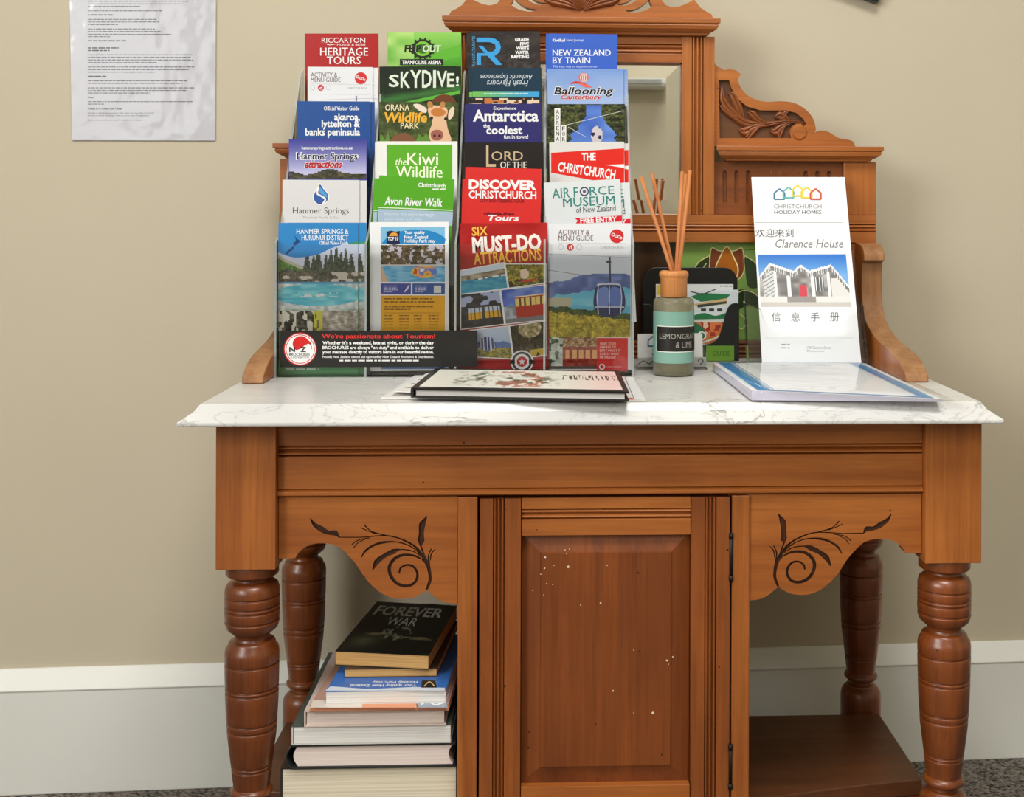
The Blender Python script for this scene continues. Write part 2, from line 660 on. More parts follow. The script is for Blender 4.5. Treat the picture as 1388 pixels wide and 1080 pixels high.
class Sheet(MB):
    """printed matter: shapes are laid on a surface given by fn(px, py, lift)"""
    EPS = 0.00006

    def __init__(self, fn):
        super().__init__()
        self.fn = fn
        self.layer = 1
        self.laid = []

    def place(self, pts, pad=0.0):
        """ink layer for a shape: just above whatever it overlaps"""
        x0, x1 = min(p[0] for p in pts)-pad, max(p[0] for p in pts)+pad
        y0, y1 = min(p[1] for p in pts)-pad, max(p[1] for p in pts)+pad
        la = 1
        for a0, b0, a1, b1, k in self.laid:
            if a0 < x1 and a1 > x0 and b0 < y1 and b1 > y0:
                la = max(la, k+1)
        self.laid.append((x0, y0, x1, y1, la))
        self.layer = max(self.layer, la+1)
        return la*self.EPS

    def poly(self, pts, rgb):
        e = self.place(pts)
        self.add([self.fn(x, y, e) for x, y in pts], [tuple(range(len(pts)))], lin(rgb))

    def rect(self, x0, y0, x1, y1, rgb):
        self.poly([(x0, y1), (x1, y1), (x1, y0), (x0, y0)], rgb)

    def disc(self, cx, cy, r, rgb, ry=None, n=28):
        ry = ry or r
        self.poly([(cx+r*math.cos(2*math.pi*k/n), cy-ry*math.sin(2*math.pi*k/n)) for k in range(n)], rgb)

    def ring(self, cx, cy, r, w, rgb, n=28):
        e = self.place([(cx-r, cy-r), (cx+r, cy+r)])
        vs, fs = [], []
        for k in range(n):
            a = 2*math.pi*k/n
            vs.append(self.fn(cx+r*math.cos(a), cy-r*math.sin(a), e))
            vs.append(self.fn(cx+(r-w)*math.cos(a), cy-(r-w)*math.sin(a), e))
        for k in range(n):
            j = (k+1) % n
            fs.append((2*k, 2*j, 2*j+1, 2*k+1))
        self.add(vs, fs, lin(rgb))

    def line(self, pts, w, rgb):
        vs, fs = [], []
        n = len(pts)
        ws = w if isinstance(w, (list, tuple)) else [w]*n
        e = self.place(pts, max(ws)/2)
        for i, p in enumerate(pts):
            a, b = Vector(pts[max(i-1, 0)]), Vector(pts[min(i+1, n-1)])
            d = (b-a)
            if d.length < 1e-9:
                d = Vector((1, 0))
            d.normalize()
            q = Vector((-d.y, d.x))*ws[i]/2
            vs.append(self.fn(p[0]+q.x, p[1]+q.y, e))
            vs.append(self.fn(p[0]-q.x, p[1]-q.y, e))
        for i in range(n-1):
            fs.append((2*i, 2*i+1, 2*i+3, 2*i+2))
        self.add(vs, fs, lin(rgb))

    def text(self, s, x0, y0, x1, y1, rgb, bold=0.0, italic=0.0, rot=0.0, align='LEFT', flip=False):
        vs, fs = text_shape(s, bold, italic, align)
        if 0.004 < bold < 0.03 and ('M' in s or 'W' in s or bold < .016):
            d = (y1-y0)*bold*1.6+.12
            self.text(s, x0+d, y0, x1, y1, rgb, 0, italic, rot, align, flip)
            x1 = x1-d
        cx, cy = (x0+x1)/2, (y0+y1)/2
        c, sn = math.cos(math.radians(rot)), math.sin(math.radians(rot))
        flat = []
        for u, v in vs:
            if flip:
                u, v = 1-u, 1-v
            dx, dy = x0+u*(x1-x0)-cx, y0+v*(y1-y0)-cy
            flat.append((cx+dx*c-dy*sn, cy+dx*sn+dy*c))
        e = self.place(flat)
        self.add([self.fn(x, y, e) for x, y in flat], fs, lin(rgb))

    def greek(self, x0, y0, x1, rows, pitch, h, rgb, seed=1, last=0.6):
        """lines of print too small to read, each word a bar"""
        r = random.Random(seed)
        e = self.place([(x0, y0), (x1, y0+(rows-1)*pitch+h)])
        for k in range(rows):
            y = y0+k*pitch
            x = x0
            end = x0+(x1-x0)*(last if k == rows-1 else 0.86+0.14*r.random())
            vs, fs = [], []
            while x < end:
                w = (0.8+2.8*r.random())*max(h, .5)*1.8
                w = min(w, end-x)
                i = len(vs)
                vs += [self.fn(x, y+h, e), self.fn(x+w, y+h, e), self.fn(x+w, y, e), self.fn(x, y, e)]
                fs.append((i, i+1, i+2, i+3))
                x += w+h*0.9
            self.add(vs, fs, lin(rgb))

    def pic(self, x0, y0, x1, y1, fun, step=1.6, quad=None):
        nx, ny = max(2, round((x1-x0)/step)), max(2, round((y1-y0)/step))
        e = self.place(quad or [(x0, y0), (x1, y1)])
        vs = []
        for j in range(ny+1):
            for i in range(nx+1):
                u, v = i/nx, j/ny
                if quad:
                    a, b, c, d = quad      # tl tr br bl
                    x = (a[0]*(1-u)+b[0]*u)*(1-v)+(d[0]*(1-u)+c[0]*u)*v
                    y = (a[1]*(1-u)+b[1]*u)*(1-v)+(d[1]*(1-u)+c[1]*u)*v
                else:
                    x, y = x0+(x1-x0)*u, y0+(y1-y0)*v
                vs.append(self.fn(x, y, e))
        for j in range(ny):
            for i in range(nx):
                k = j*(nx+1)+i
                self.add([vs[k+nx+1], vs[k+nx+2], vs[k+1], vs[k]], [(0, 1, 2, 3)], lin(fun((i+.5)/nx, (j+.5)/ny)))

# ------------------------------------------------------------------ the room
WA, WB = 1.8655, 0.0459          # the papered wall behind: Y = WA + WB*x


def wall_y(x):
    return WA+WB*x


mb = MB()
mb.box(-2.25, 2.25, -2.6, 2.1, -0.05, 0.0)
tag(mb.build('floor', M['carpet']), kind='structure')
mb = MB()
mb.box(-2.25, 2.25, -2.6, 2.1, 2.62, 2.7)
tag(mb.build('ceiling', M['ceiling']), kind='structure')
mb = MB()
x0, x1 = -2.25, 2.25
mb.prism([(x0, wall_y(x0)), (x1, wall_y(x1)), (x1, wall_y(x1)+.1), (x0, wall_y(x0)+.1)], lambda u, v, w: (u, v, w), 0.0, 2.62)
tag(mb.build('wall_back', M['wall']), kind='structure')
# baseboard with a sloping top moulding
mb = MB()
for (xa, xb) in ((-2.15, 2.15),):
    prof = [(0.0, 0.176), (0.004, 0.176), (0.020, 0.149), (0.018, 0.147), (0.018, 0.0), (0.0, 0.0)]
    vs = []
    for x in (xa, xb):
        for d, z in prof:
            vs.append((x, wall_y(x)-0.0005-d, z))
    n = len(prof)
    mb.add(vs, [(i, (i+1) % n, n+(i+1) % n, n+i) for i in range(n)]+[tuple(range(n)), tuple(range(2*n-1, n-1, -1))])
tag(mb.build('baseboard_back', M['white'], bevel=0.0015), kind='structure')
# left wall with its window
mb = MB()
mb.box(-2.35, -2.25, -2.6, -1.5, 0, 2.62)
mb.box(-2.35, -2.25, -0.1, 2.1, 0, 2.62)
mb.box(-2.35, -2.25, -1.5, -0.1, 0, 1.2)
mb.box(-2.35, -2.25, -1.5, -0.1, 2.5, 2.62)
tag(mb.build('wall_left', M['wall']), kind='structure')
mb = MB()
for (y0, y1, z0, z1) in ((-1.5, -1.45, 1.2, 2.5), (-.15, -.1, 1.2, 2.5), (-1.5, -.1, 1.2, 1.25), (-1.5, -.1, 2.45, 2.5), (-.82, -.78, 1.2, 2.5)):
    mb.box(-2.34, -2.26, y0, y1, z0, z1)
w1 = tag(mb.build('window_1', M['white'], bevel=0.003), kind='structure')
mb = MB()
mb.box(-2.302, -2.298, -1.45, -.15, 1.25, 2.45)
mb.build('window_pane', M['pane'], w1)
mb = MB()
mb.box(2.25, 2.35, -2.6, 2.1, 0, 2.62)
tag(mb.build('wall_right', M['wall']), kind='structure')
# front wall (behind the camera) with a second window
mb = MB()
mb.box(-2.35, -2.2, -2.7, -2.6, 0, 2.62)
mb.box(-1.3, 2.35, -2.7, -2.6, 0, 2.62)
mb.box(-2.2, -1.3, -2.7, -2.6, 0, 1.0)
mb.box(-2.2, -1.3, -2.7, -2.6, 2.4, 2.62)
tag(mb.build('wall_front', M['wall']), kind='structure')
mb = MB()
for (a, b_, z0, z1) in ((-2.2, -2.15, 1.0, 2.4), (-1.35, -1.3, 1.0, 2.4), (-2.2, -1.3, 1.0, 1.05), (-2.2, -1.3, 2.35, 2.4), (-1.77, -1.73, 1.0, 2.4)):
    mb.box(a, b_, -2.69, -2.61, z0, z1)
w2 = tag(mb.build('window_2', M['white'], bevel=0.003), kind='structure')
mb = MB()
mb.box(-2.15, -1.35, -2.652, -2.648, 1.05, 2.35)
mb.build('window_pane', M['pane'], w2)

# ------------------------------------------------------------------ the washstand
WS = empty('washstand', (0.06, 1.6, 0), 'old amber-stained wooden washstand with turned legs, marble top and mirrored back', 'washstand')
YF = 1.393


def zf(py):
    return Z(py, YF, 818)


def xf(px, py=700):
    return X(px, YF, py)


# marble slab with a moulded edge
mb = MB()
mx0, mx1, my0, my1 = -0.3935, 0.4975, 1.345, 1.802
levels = [(0.000, 0.6050), (-0.0015, 0.6062), (-0.0015, 0.6100), (0.002, 0.6120), (0.012, 0.6190), (0.0165, 0.6250), (0.018, 0.6270)]
vs, fs = [], []
for ins, z in levels:
    vs += [(mx0+ins, my0+ins, z), (mx1-ins, my0+ins, z), (mx1-ins, my1, z), (mx0+ins, my1, z)]
L = len(levels)
for i in range(L-1):
    for k in range(4):
        k2 = (k+1) % 4
        fs.append((i*4+k, i*4+k2, i*4+4+k2, i*4+4+k))
fs += [(3, 2, 1, 0), tuple((L-1)*4+k for k in range(4))]
mb.add(vs, fs)
mb.build('marble_top', M['marble'], WS, bevel=0.0012)
MT = 0.6270           # height of the marble's top

# legs
LEG = [(.0292, .4405), (.0292, .4290), (.0275, .4275), (.0200, .4262), (.0192, .4240), (.0205, .4215), (.0245, .4200), (.0285, .4165),
       (.0300, .4110), (.0302, .4060), 'g.4040', 'g.3935', 'g.3890', (.0303, .3840), 'g.3770', (.0300, .3740), (.0280, .3680), (.0235, .3640), (.0200, .3615), (.0190, .3580),
       (.0205, .3550), (.0245, .3535), (.0258, .3515), (.0262, .3490), (.0290, .3455), (.0300, .3400), 'g.3290', (.0299, .3200), 'g.3020', 'g.2975', (.0290, .2850),
       (.0282, .2700), 'g.2630', 'g.2555', (.0268, .2480), (.0250, .2330), 'g.2145', 'g.2105', (.0220, .2080), (.0200, .1920), (.0195, .1890), (.0215, .1880), (.0232, .1855), (.0232, .1825), (.0210, .1800), (.0160, .1790), (.0155, .1745),
       (.0185, .1735), (.0200, .1720), (.0200, .1705), (.0225, .1695), (.0262, .1650), (.0278, .1590), (.0280, .1540), (.0280, .0760), (.0260, .0750)]


def leg_profile():
    pts = [p for p in LEG if not isinstance(p, str)]
    out = []
    for i, p in enumerate(LEG):
        if isinstance(p, str):
            z = float(p[1:])
            a = max((q for q in pts if q[1] < z), key=lambda q: q[1])
            b = min((q for q in pts if q[1] > z), key=lambda q: q[1])
            t = (z-a[1])/(b[1]-a[1])
            r = a[0]+(b[0]-a[0])*t
            out += [(r, z+.0012), (r-.0016, z+.0005), (r-.0016, z-.0005), (r, z-.0012)]
        else:
            out.append(p)
    return out


def leg(cx, cy, hw):
    mb = MB()
    mb.box(cx-hw, cx+hw, cy-hw, cy+hw, .4410, .6045)
    mb.lathe(leg_profile(), cx, cy, 44, mi=1)
    mb.lathe([(.018, .0745), (.022, .070), (.024, .055), (.020, .030), (.016, .015), (.017, .0005)], cx, cy, 24, mi=1)
    return mb.build('leg', [M['post'], M['leg']], WS, bevel=0.0012)


leg(-.3320, 1.4175, .0325)
leg(.4570, 1.4175, .0320)
leg(-.3370, 1.7400, .0300)
leg(.4420, 1.7400, .0300)


def reeds(a, b, n, d):
    """n half-round beads between a and b sunk into a face at 0: list of (pos, depth)"""
    out = []
    w = (b-a)/n
    out.append((a, 0))
    for i in range(n):
        for k in range(7):
            t = k/6
            out.append((a+w*(i+0.06+0.88*t), d-d*0.95*math.sin(math.pi*t)**0.8))
    out.append((b, 0))
    return out


def bar_x(mb, x0, x1, yf, thick, prof, mi=None):
    """bar along X with front face yf; prof = (z, depth) from top to bottom"""
    pl = [(yf+d, z) for z, d in prof]+[(yf+thick, prof[-1][0]), (yf+thick, prof[0][0])]
    mb.prism(pl, lambda u, v, w: (w, u, v), x0, x1, mi)


def bar_z(mb, z0, z1, yf, thick, prof, mi=None):
    pl = [(x, yf+d) for x, d in prof]+[(prof[-1][0], yf+thick), (prof[0][0], yf+thick)]
    mb.prism(pl, lambda u, v, w: (u, v, w), z0, z1, mi)


# front rail with two moulded bands
mb = MB()
xl, xr = -.2993, .4248
prof = [(.6045, 0)]+reeds(zf(603), zf(618), 2, .007)+[(zf(661), 0), (zf(662), .003), (zf(663), .001), (zf(665), -.003), (zf(669), -.003), (zf(671), .000), (zf(672.5), .006)]
bar_x(mb, xl, xr, YF+.003, .022, prof)
mb.build('front_rail', M['rail'], WS, bevel=0.0006)
# side and rear rails under the marble
for xs in (-.345, .455):
    mb = MB()
    mb.box(xs, xs+.02, 1.4505, 1.7095, .47, .6045)
    mb.build('side_rail', M['rail'], WS, bevel=0.001)
mb = MB()
mb.box(-.306, .411, 1.738, 1.757, .47, .6045)
mb.build('rear_rail', M['rail'], WS, bevel=0.001)


# carved apron brackets
def apron_xy(zx, zy):
    p = pt(400+zx/6.309, 690+zy/6.309, YF+.006)
    return (p.x, p.z)


bottom = [(0, 420), (40, 360), (130, 305), (240, 292), (350, 312), (430, 370), (520, 470), (600, 590), (700, 690), (800, 748), (900, 767), (1000, 757), (1080, 722), (1122, 692)]
bottom2 = [(1122, 692), (1150, 715), (1250, 785), (1350, 805), (1390, 809)]
outline = [apron_xy(*p) for p in smooth_path(bottom, 6)]+[apron_xy(*p) for p in smooth_path(bottom2, 5)[1:]]
zt = zf(673)
ol = [(xl+.0005, zt), (xl+.0005, apron_xy(0, 421)[1])]+outline+[(xf(620), outline[-1][1]), (xf(620), zt)]
strokes = [
    ([(890, 550), (902, 505), (950, 478), (1005, 487), (1042, 535), (1042, 595), (1000, 645), (930, 655), (860, 625), (815, 560), (808, 490), (850, 425), (920, 393), (1010, 395), (1080, 425)], [14, 17, 18, 20, 22, 24, 26, 28, 30, 32, 32, 30, 26, 20, 14]),
    ([(1085, 425), (1125, 470), (1148, 540), (1155, 600), (1140, 650), (1124, 688)], [16, 22, 26, 28, 24, 18]),
    ([(1160, 590), (1150, 520), (1125, 450), (1080, 380), (1020, 315), (940, 270), (870, 243), (790, 227), (690, 229), (560, 240), (370, 240)], [18, 26, 34, 26, 18, 14, 12, 11, 10, 9, 9]),
    ([(375, 240), (345, 205), (285, 200), (225, 170), (165, 130), (130, 78)], [8, 50, 36, 54, 36, 8]),
    ([(800, 228), (700, 205), (640, 180), (590, 132)], [9, 9, 9, 12]),
    ([(690, 210), (625, 187), (560, 158)], [8, 8, 9]),
    ([(640, 245), (560, 258), (510, 282), (485, 306)], [8, 9, 9, 10]),
    ([(600, 258), (540, 285), (500, 332)], [7, 8, 9]),
    ([(1100, 425), (1040, 355), (960, 305), (860, 280), (755, 284), (670, 310), (600, 358), (565, 416)], [10, 10, 10, 10, 22, 20, 20, 8]),
    ([(1085, 405), (1000, 357), (900, 345), (840, 362), (760, 402), (700, 450), (662, 522)], [10, 10, 10, 48, 40, 52, 8]),
    ([(1112, 410), (1078, 320), (1078, 270), (1080, 200), (1088, 130), (1128, 58)], [12, 14, 60, 44, 58, 6]),
    ([(1150, 480), (1140, 400), (1166, 336)], [12, 12, 9]),
    ([(1155, 440), (1166, 380), (1197, 343)], [9, 11, 9]),
]


def mesh_size(me):
    zs_ = [v.co.z for v in me.vertices]
    xs_ = [v.co.x for v in me.vertices]
    if not zs_:
        return (0, 0, 0)
    return (max(zs_)-min(zs_), max(xs_)-min(xs_), sum(p.area for p in me.polygons))


def carve(obj, strokes, fn, yf, depth, gm):
    """cut grooves with tapered widths into a panel's face, one at a time; a cut that fails is tried again a little wider"""
    for pts, ws in strokes:
        ref = mesh_size(obj.data)
        for k_ in (1.15, 1.08, 1.0, .94, .88, .82):
            P = smooth_path(pts, 5)
            W_ = []
            for i in range(len(ws)-1):
                for k in range(5):
                    W_.append(ws[i]+(ws[i+1]-ws[i])*k/5)
            W_.append(ws[-1])
            vs, fs = [], []
            n = len(P)
            for i in range(n):
                a, b = Vector(P[max(i-1, 0)]), Vector(P[min(i+1, n-1)])
                d = (b-a).normalized()
                q = Vector((-d.y, d.x))*W_[i]/2*k_
                for s in (1, -1):
                    x, z = fn(P[i][0]+q.x*s, P[i][1]+q.y*s)
                    vs.append((x, yf-.002, z))
                    x2, z2 = fn(P[i][0]+q.x*s*.55, P[i][1]+q.y*s*.55)
                    vs.append((x2, yf+depth, z2))
            for i in range(n-1):
                a, b = i*4, i*4+4
                fs += [(a, a+1, b+1, b), (a+3, a+2, b+2, b+3), (a+1, a+3, b+3, b+1), (a+2, a, b, b+2)]
            fs += [(0, 2, 3, 1), ((n-1)*4+1, (n-1)*4+3, (n-1)*4+2, (n-1)*4)]
            m2 = MB()
            m2.add(vs, fs)
            c = m2.build('cut', gm, origin=(0, 0, 0))
            md = obj.modifiers.new('cut', 'BOOLEAN')
            md.operation = 'DIFFERENCE'
            md.solver = 'EXACT'
            md.use_self = True
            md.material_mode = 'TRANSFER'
            md.object = c
            dg = bpy.context.evaluated_depsgraph_get()
            dg.update()
            me = bpy.data.meshes.new_from_object(obj.evaluated_get(dg))
            obj.modifiers.clear()
            d = c.data
            bpy.data.objects.remove(c)
            bpy.data.meshes.remove(d)
            got = mesh_size(me)
            bm = bmesh.new()
            bm.from_mesh(me)
            seen, parts = set(), 0
            bm.verts.ensure_lookup_table()
            for v in bm.verts:
                if v.index in seen:
                    continue
                parts += 1
                stack = [v]
                while stack:
                    w = stack.pop()
                    if w.index in seen:
                        continue
                    seen.add(w.index)
                    stack += [e.other_vert(w) for e in w.link_edges if e.other_vert(w).index not in seen]
            bm.free()
            if parts == 1 and abs(got[0]-ref[0]) < .0005 and abs(got[1]-ref[1]) < .0005 and abs(got[2]-ref[2]) < ref[2]*.06:
                obj.data = me
                break
            bpy.data.meshes.remove(me)


mb = MB()
add_plate(mb, [ol], YF+.006, .02)
ap = mb.build('carved_apron', [M['rail']], WS)
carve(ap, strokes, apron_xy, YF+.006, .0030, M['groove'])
ap.data.name = 'carved_apron'
# the right-hand one is its mirror image
mcx = (xl+xr)/2
me2 = ap.data.copy()
me2.transform(Matrix.Translation((2*(mcx-WS.location.x), 0, 0)) @ Matrix.Scale(-1, 4, (1, 0, 0)))
me2.flip_normals()
ap2 = bpy.data.objects.new('carved_apron', me2)
COL.objects.link(ap2)
ap2.parent = WS

# cupboard: stiles, door, sides
xs0, xs1 = xf(620.6), xf(647)
xe0, xe1 = xf(993), xf(1017)
for a, b_ in ((xs0, xs1), (xe0, xe1)):
    mb = MB()
    mb.box(a, b_, YF+.003, YF+.026, .1425, zt-.0003)
    mb.build('cupboard_stile', M['post'], WS, bevel=0.0012)
for a in (xs0+.001, xe1-.017):
    mb = MB()
    mb.box(a, a+.016, YF+.0265, 1.735, .1425, .470)
    mb.build('cupboard_side', M['dark_z'], WS, bevel=0.001)
mb = MB()
mb.box(xs0+.018, xe1-.018, 1.70, 1.712, .1425, .469)
mb.build('cupboard_back', M['dark_z'], WS)

dx0, dx1 = xs1+.0025, xe0-.0022
zb, zd = .150, zt-.0025
p0, p1 = xf(707), xf(937)
mb = MB()
mb.box(dx0+.002, dx1-.002, YF+.0255, YF+.028, zb+.001, zd-.001)
door = mb.build('door', M['dark_z'], WS)


def stile_prof(a, b, r0, r1, n):
    return [(a, 0)]+reeds(r0, r1, n, .0045)+[(b, 0)]


for a, b_, c, d in ((dx0, p0-.0008, xf(668), xf(684)), (p1+.0008, dx1, xf(956), xf(972))):
    mb = MB()
    bar_z(mb, zb, zd, YF+.004, .021, stile_prof(a, b_, c, d, 3))
    mb.build('door_stile', M['stile'], door, bevel=0.0005)
zpt, zpb = zf(727), zf(1068)
mb = MB()
bar_x(mb, p0, p1, YF+.0055, .018, [(zd, 0)]+reeds(zf(691), zf(705), 2, .0045)+[(zpt, 0)])
mb.build('door_rail', M['rail'], door, bevel=0.0006)
mb = MB()
bar_x(mb, p0, p1, YF+.0055, .018, [(zpb, 0), (zb, 0)])
mb.build('door_rail', M['rail'], door, bevel=0.0006)
mb = MB()
bx, bz = .021, .020
vs = [(p0, YF+.016, zpb), (p1, YF+.016, zpb), (p1, YF+.016, zpt), (p0, YF+.016, zpt),
      (p0+bx, YF+.0105, zpb+bz), (p1-bx, YF+.0105, zpb+bz), (p1-bx, YF+.0105, zpt-bz), (p0+bx, YF+.0105, zpt-bz),
      (p0+bx+.001, YF+.0085, zpb+bz+.001), (p1-bx-.001, YF+.0085, zpb+bz+.001), (p1-bx-.001, YF+.0085, zpt-bz-.001), (p0+bx+.001, YF+.0085, zpt-bz-.001),
      (p0, YF+.022, zpb), (p1, YF+.022, zpb), (p1, YF+.022, zpt), (p0, YF+.022, zpt)]
fs = []
for a, b_ in ((0, 4), (4, 8), (12, 0)):
    for k in range(4):
        k2 = (k+1) % 4
        fs.append((a+k, a+k2, b_+k2, b_+k))
fs += [(8, 9, 10, 11), (15, 14, 13, 12)]
mb.add(vs, fs)
# paint specks splashed on the door
rs = random.Random(4)
spk = [(739, 755, 1.2), (770, 768, 1.6), (738, 770, 1), (768, 750, .8), (766, 745, .7), (751, 766, .7), (823, 766, .8), (772, 744, .7), (733, 778, .7), (814, 817, 1.1),
       (787, 820, .7), (885, 966, 1.6), (831, 936, 1.1), (859, 966, .6), (859, 881, .7), (741, 791, .8), (749, 792, .6), (737, 806, .6), (722, 800, .6), (904, 895, 1.3), (912, 890, .8), (906, 900, .7)]
for px, py, r in spk:
    c = pt(px, py, YF+.0085)
    n = 9
    rr = r/1150
    pl = [(c.x+rr*math.cos(2*math.pi*k/n)*(0.8+.4*rs.random()), c.z+rr*math.sin(2*math.pi*k/n)*(0.8+.4*rs.random())) for k in range(n)]
    mb.prism(pl, lambda u, v, w: (u, w, v), YF+.0080, YF+.0083, mi=1)
mb.build('door_panel', [M['dark_z'], M['speck']], door)
for za, zc in ((zf(786), zf(728)), (zf(1070), zf(1016))):
    mb = MB()
    xh = (dx1+xe0)/2
    mb.tube([(xh, YF+.0025, za), (xh, YF+.0025, zc)], .0020, 12)
    for q in (0, 1):
        zz = (za, zc)[q]
        mb.tube([(xh, YF+.0025, zz-.003), (xh, YF+.0025, zz+.003)], .0026, 12)
    h = mb.build('hinge', M['iron'], door)

# low shelf with serpentine front, joined to the leg blocks
ZS = .1410
front = [(-.307, 1.500), (-.27, 1.492), (-.22, 1.472), (-.16, 1.45), (-.10, 1.412), (xs0-.006, 1.400), (xe1+.004, 1.400), (.236, 1.440), (.252, 1.462), (.290, 1.476), (.34, 1.488), (.40, 1.500), (.46, 1.510)]
pl = [(x, y) for x, y in smooth_path(front, 4)]
pl = [(-.355, 1.51), (-.315, 1.503)]+pl[1:]+[(.4605, 1.515), (.4605, 1.7095), (-.355, 1.7095)]
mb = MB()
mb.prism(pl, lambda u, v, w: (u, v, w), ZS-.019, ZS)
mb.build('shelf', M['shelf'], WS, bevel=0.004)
for a in (-.332, .457):
    mb = MB()
    mb.box(a-.014, a+.014, 1.447, 1.55, .095, .1215)
    mb.build('shelf_bearer', M['leg'], WS, bevel=0.001)

# ---- the back with mirror
CB = 0.0455
YB = 1.776               # front of the back's framing


def bx_(px, py=200, Y=YB):
    return X(px, Y, py)-CB


def bz_(py, Y=YB, px=900):
    return Z(py, Y, px)


def both(mb, fn):
    """build with fn(mb, s) for s=+1 (right) and s=-1"""
    fn(mb, 1)


def sided(name, fn, mats, bevel=0.0, parent=WS):
    res = []
    for s in (1, -1):
        mb = MB()
        fn(mb)
        mb.v = [(CB+s*p[0], p[1], p[2]) for p in mb.v]
        res.append(mb.build(name, mats, parent, bevel=bevel))
    return res


zc0, zc1 = bz_(46, 1.75), bz_(24, 1.75)           # cornice
zm0, zm1 = bz_(291), bz_(85)                      # mirror opening
zw0, zw1 = bz_(218, 1.75, 1080), bz_(198, 1.75, 1080)   # wing cornices
zk0, zk1 = bz_(328), bz_(291)                     # middle rail
mxr = bx_(924)
pxr = bx_(968, 150)
wxr = bx_(1187, 260)
# tall posts either side of the mirror, fluted
gp0, gp1 = bx_(937), bx_(953)
sided('mirror_post', lambda m: bar_z(m, zk1+.0003, zc0-.0003, YB-.004, .028, [(mxr, 0), (gp0, 0)]+reeds(gp0, gp1, 3, .005)[1:]+[(pxr, 0)]), M['post'], bevel=0.0006)
mb = MB()
bar_x(mb, CB-mxr+.0003, CB+mxr-.0003, YB-.002, .024, [(zc0-.0003, 0)]+reeds(bz_(60), bz_(73), 2, .004)+[(zm1, 0)])
mb.build('mirror_rail', M['rail'], WS, bevel=0.0006)
# bevelled looking glass
mb = MB()
a0, a1 = CB-mxr+.0005, CB+mxr-.0005
ins = .021
ym = YB+.010
vs = [(a0, ym+.0011, zm0), (a1, ym+.0011, zm0), (a1, ym+.0011, zm1), (a0, ym+.0011, zm1),
      (a0+ins, ym, zm0+ins), (a1-ins, ym, zm0+ins), (a1-ins, ym, zm1-ins), (a0+ins, ym, zm1-ins),
      (a0, ym+.005, zm0), (a1, ym+.005, zm0), (a1, ym+.005, zm1), (a0, ym+.005, zm1)]
fs = [(4, 5, 6, 7), (11, 10, 9, 8)]
for a, b_ in ((0, 4), (8, 0)):
    for k in range(4):
        fs.append((a+k, a+(k+1) % 4, b_+(k+1) % 4, b_+k))
mb.add(vs, fs)
mb.build('mirror', M['mirror'], WS)
# back boards behind mirror and wings
mb = MB()
mb.box(CB-pxr+.002, CB+pxr-.002, YB+.0245, YB+.029, zk1+.001, zc0-.001)
mb.box(CB-wxr+.002, CB+wxr-.002, YB+.0245, YB+.029, MT+.002, zw0-.001)
mb.build('back_board', M['dark_x'], WS)


def cornice_prof(z0, z1, yb, out):
    h = z1-z0
    return [(yb, z1), (yb-out, z1), (yb-out, z1-h*.30), (yb-out+.003, z1-h*.36), (yb-out+.002, z1-h*.42), (yb-out+.004, z1-h*.62), (yb-out+.010, z1-h*.80), (yb-out+.013, z1-h*.84), (yb-out+.015, z1-h*.98), (yb-out+.018, z0), (yb, z0)]


def cornice(m, x0, x1, z0, z1, yb, out, mitre=True):
    prof = cornice_prof(z0, z1, yb, out)
    vs, n = [], len(prof)
    for side in (0, 1):
        for y, z in prof:
            back = (y-(yb-out))*(1.0 if mitre else 0)
            back = min(back, .018) if mitre else 0
            vs.append(((x0+back, x1-back)[side], y, z))
    fs = [(i, (i+1) % n, n+(i+1) % n, n+i) for i in range(n)]+[tuple(range(n)), tuple(range(2*n-1, n-1, -1))]
    m.add(vs, fs)


cxr = bx_(977, 35, 1.75)
mb = MB()
cornice(mb, CB-cxr, CB+cxr, zc0, zc1, YB+.024, .050)
mb.build('top_cornice', M['rail'], WS, bevel=0.0008)

# pierced and carved crest above the cornice
YC = 1.768


def cz(px, py):
    p = pt(px, py, YC)
    return (p.x-CB, p.z)


half = [(968, 22.5), (964, 19), (957, 15.5), (949, 10), (944, 3), (941, -1), (932, 4), (922, 8.5), (912, 10), (903, 7.5), (897, 0), (892, -10), (880, -24), (866, -32), (850, -42), (830, -56), (812, -66), (796, -71)]
hr = [cz(*p) for p in half]
hr[0] = (hr[0][0], zc1+.0002)
crest = [(CB+x, z) for x, z in hr]+[(CB-x, z) for x, z in reversed(hr)]
hole = [(848, 14.5), (858, 13), (868, 9), (876, 3), (880, -1), (881.5, 4), (884, 8), (877, 13), (866, 16.5), (856, 17)]
hole2 = [(836, 5.5), (846, 4), (854, 0), (859, -6), (864, -14), (866, -6), (860, 2), (850, 7), (842, 7.5)]
holes = []
for h_ in (hole, hole2):
    r_ = [cz(*p) for p in smooth_path(h_, 3, True)]
    holes += [[(CB+x, z) for x, z in r_], [(CB-x, z) for x, z in r_]]
mb = MB()
add_plate(mb, [crest]+holes, YC, .018)
cr = mb.build('crest', M['rail'], WS)


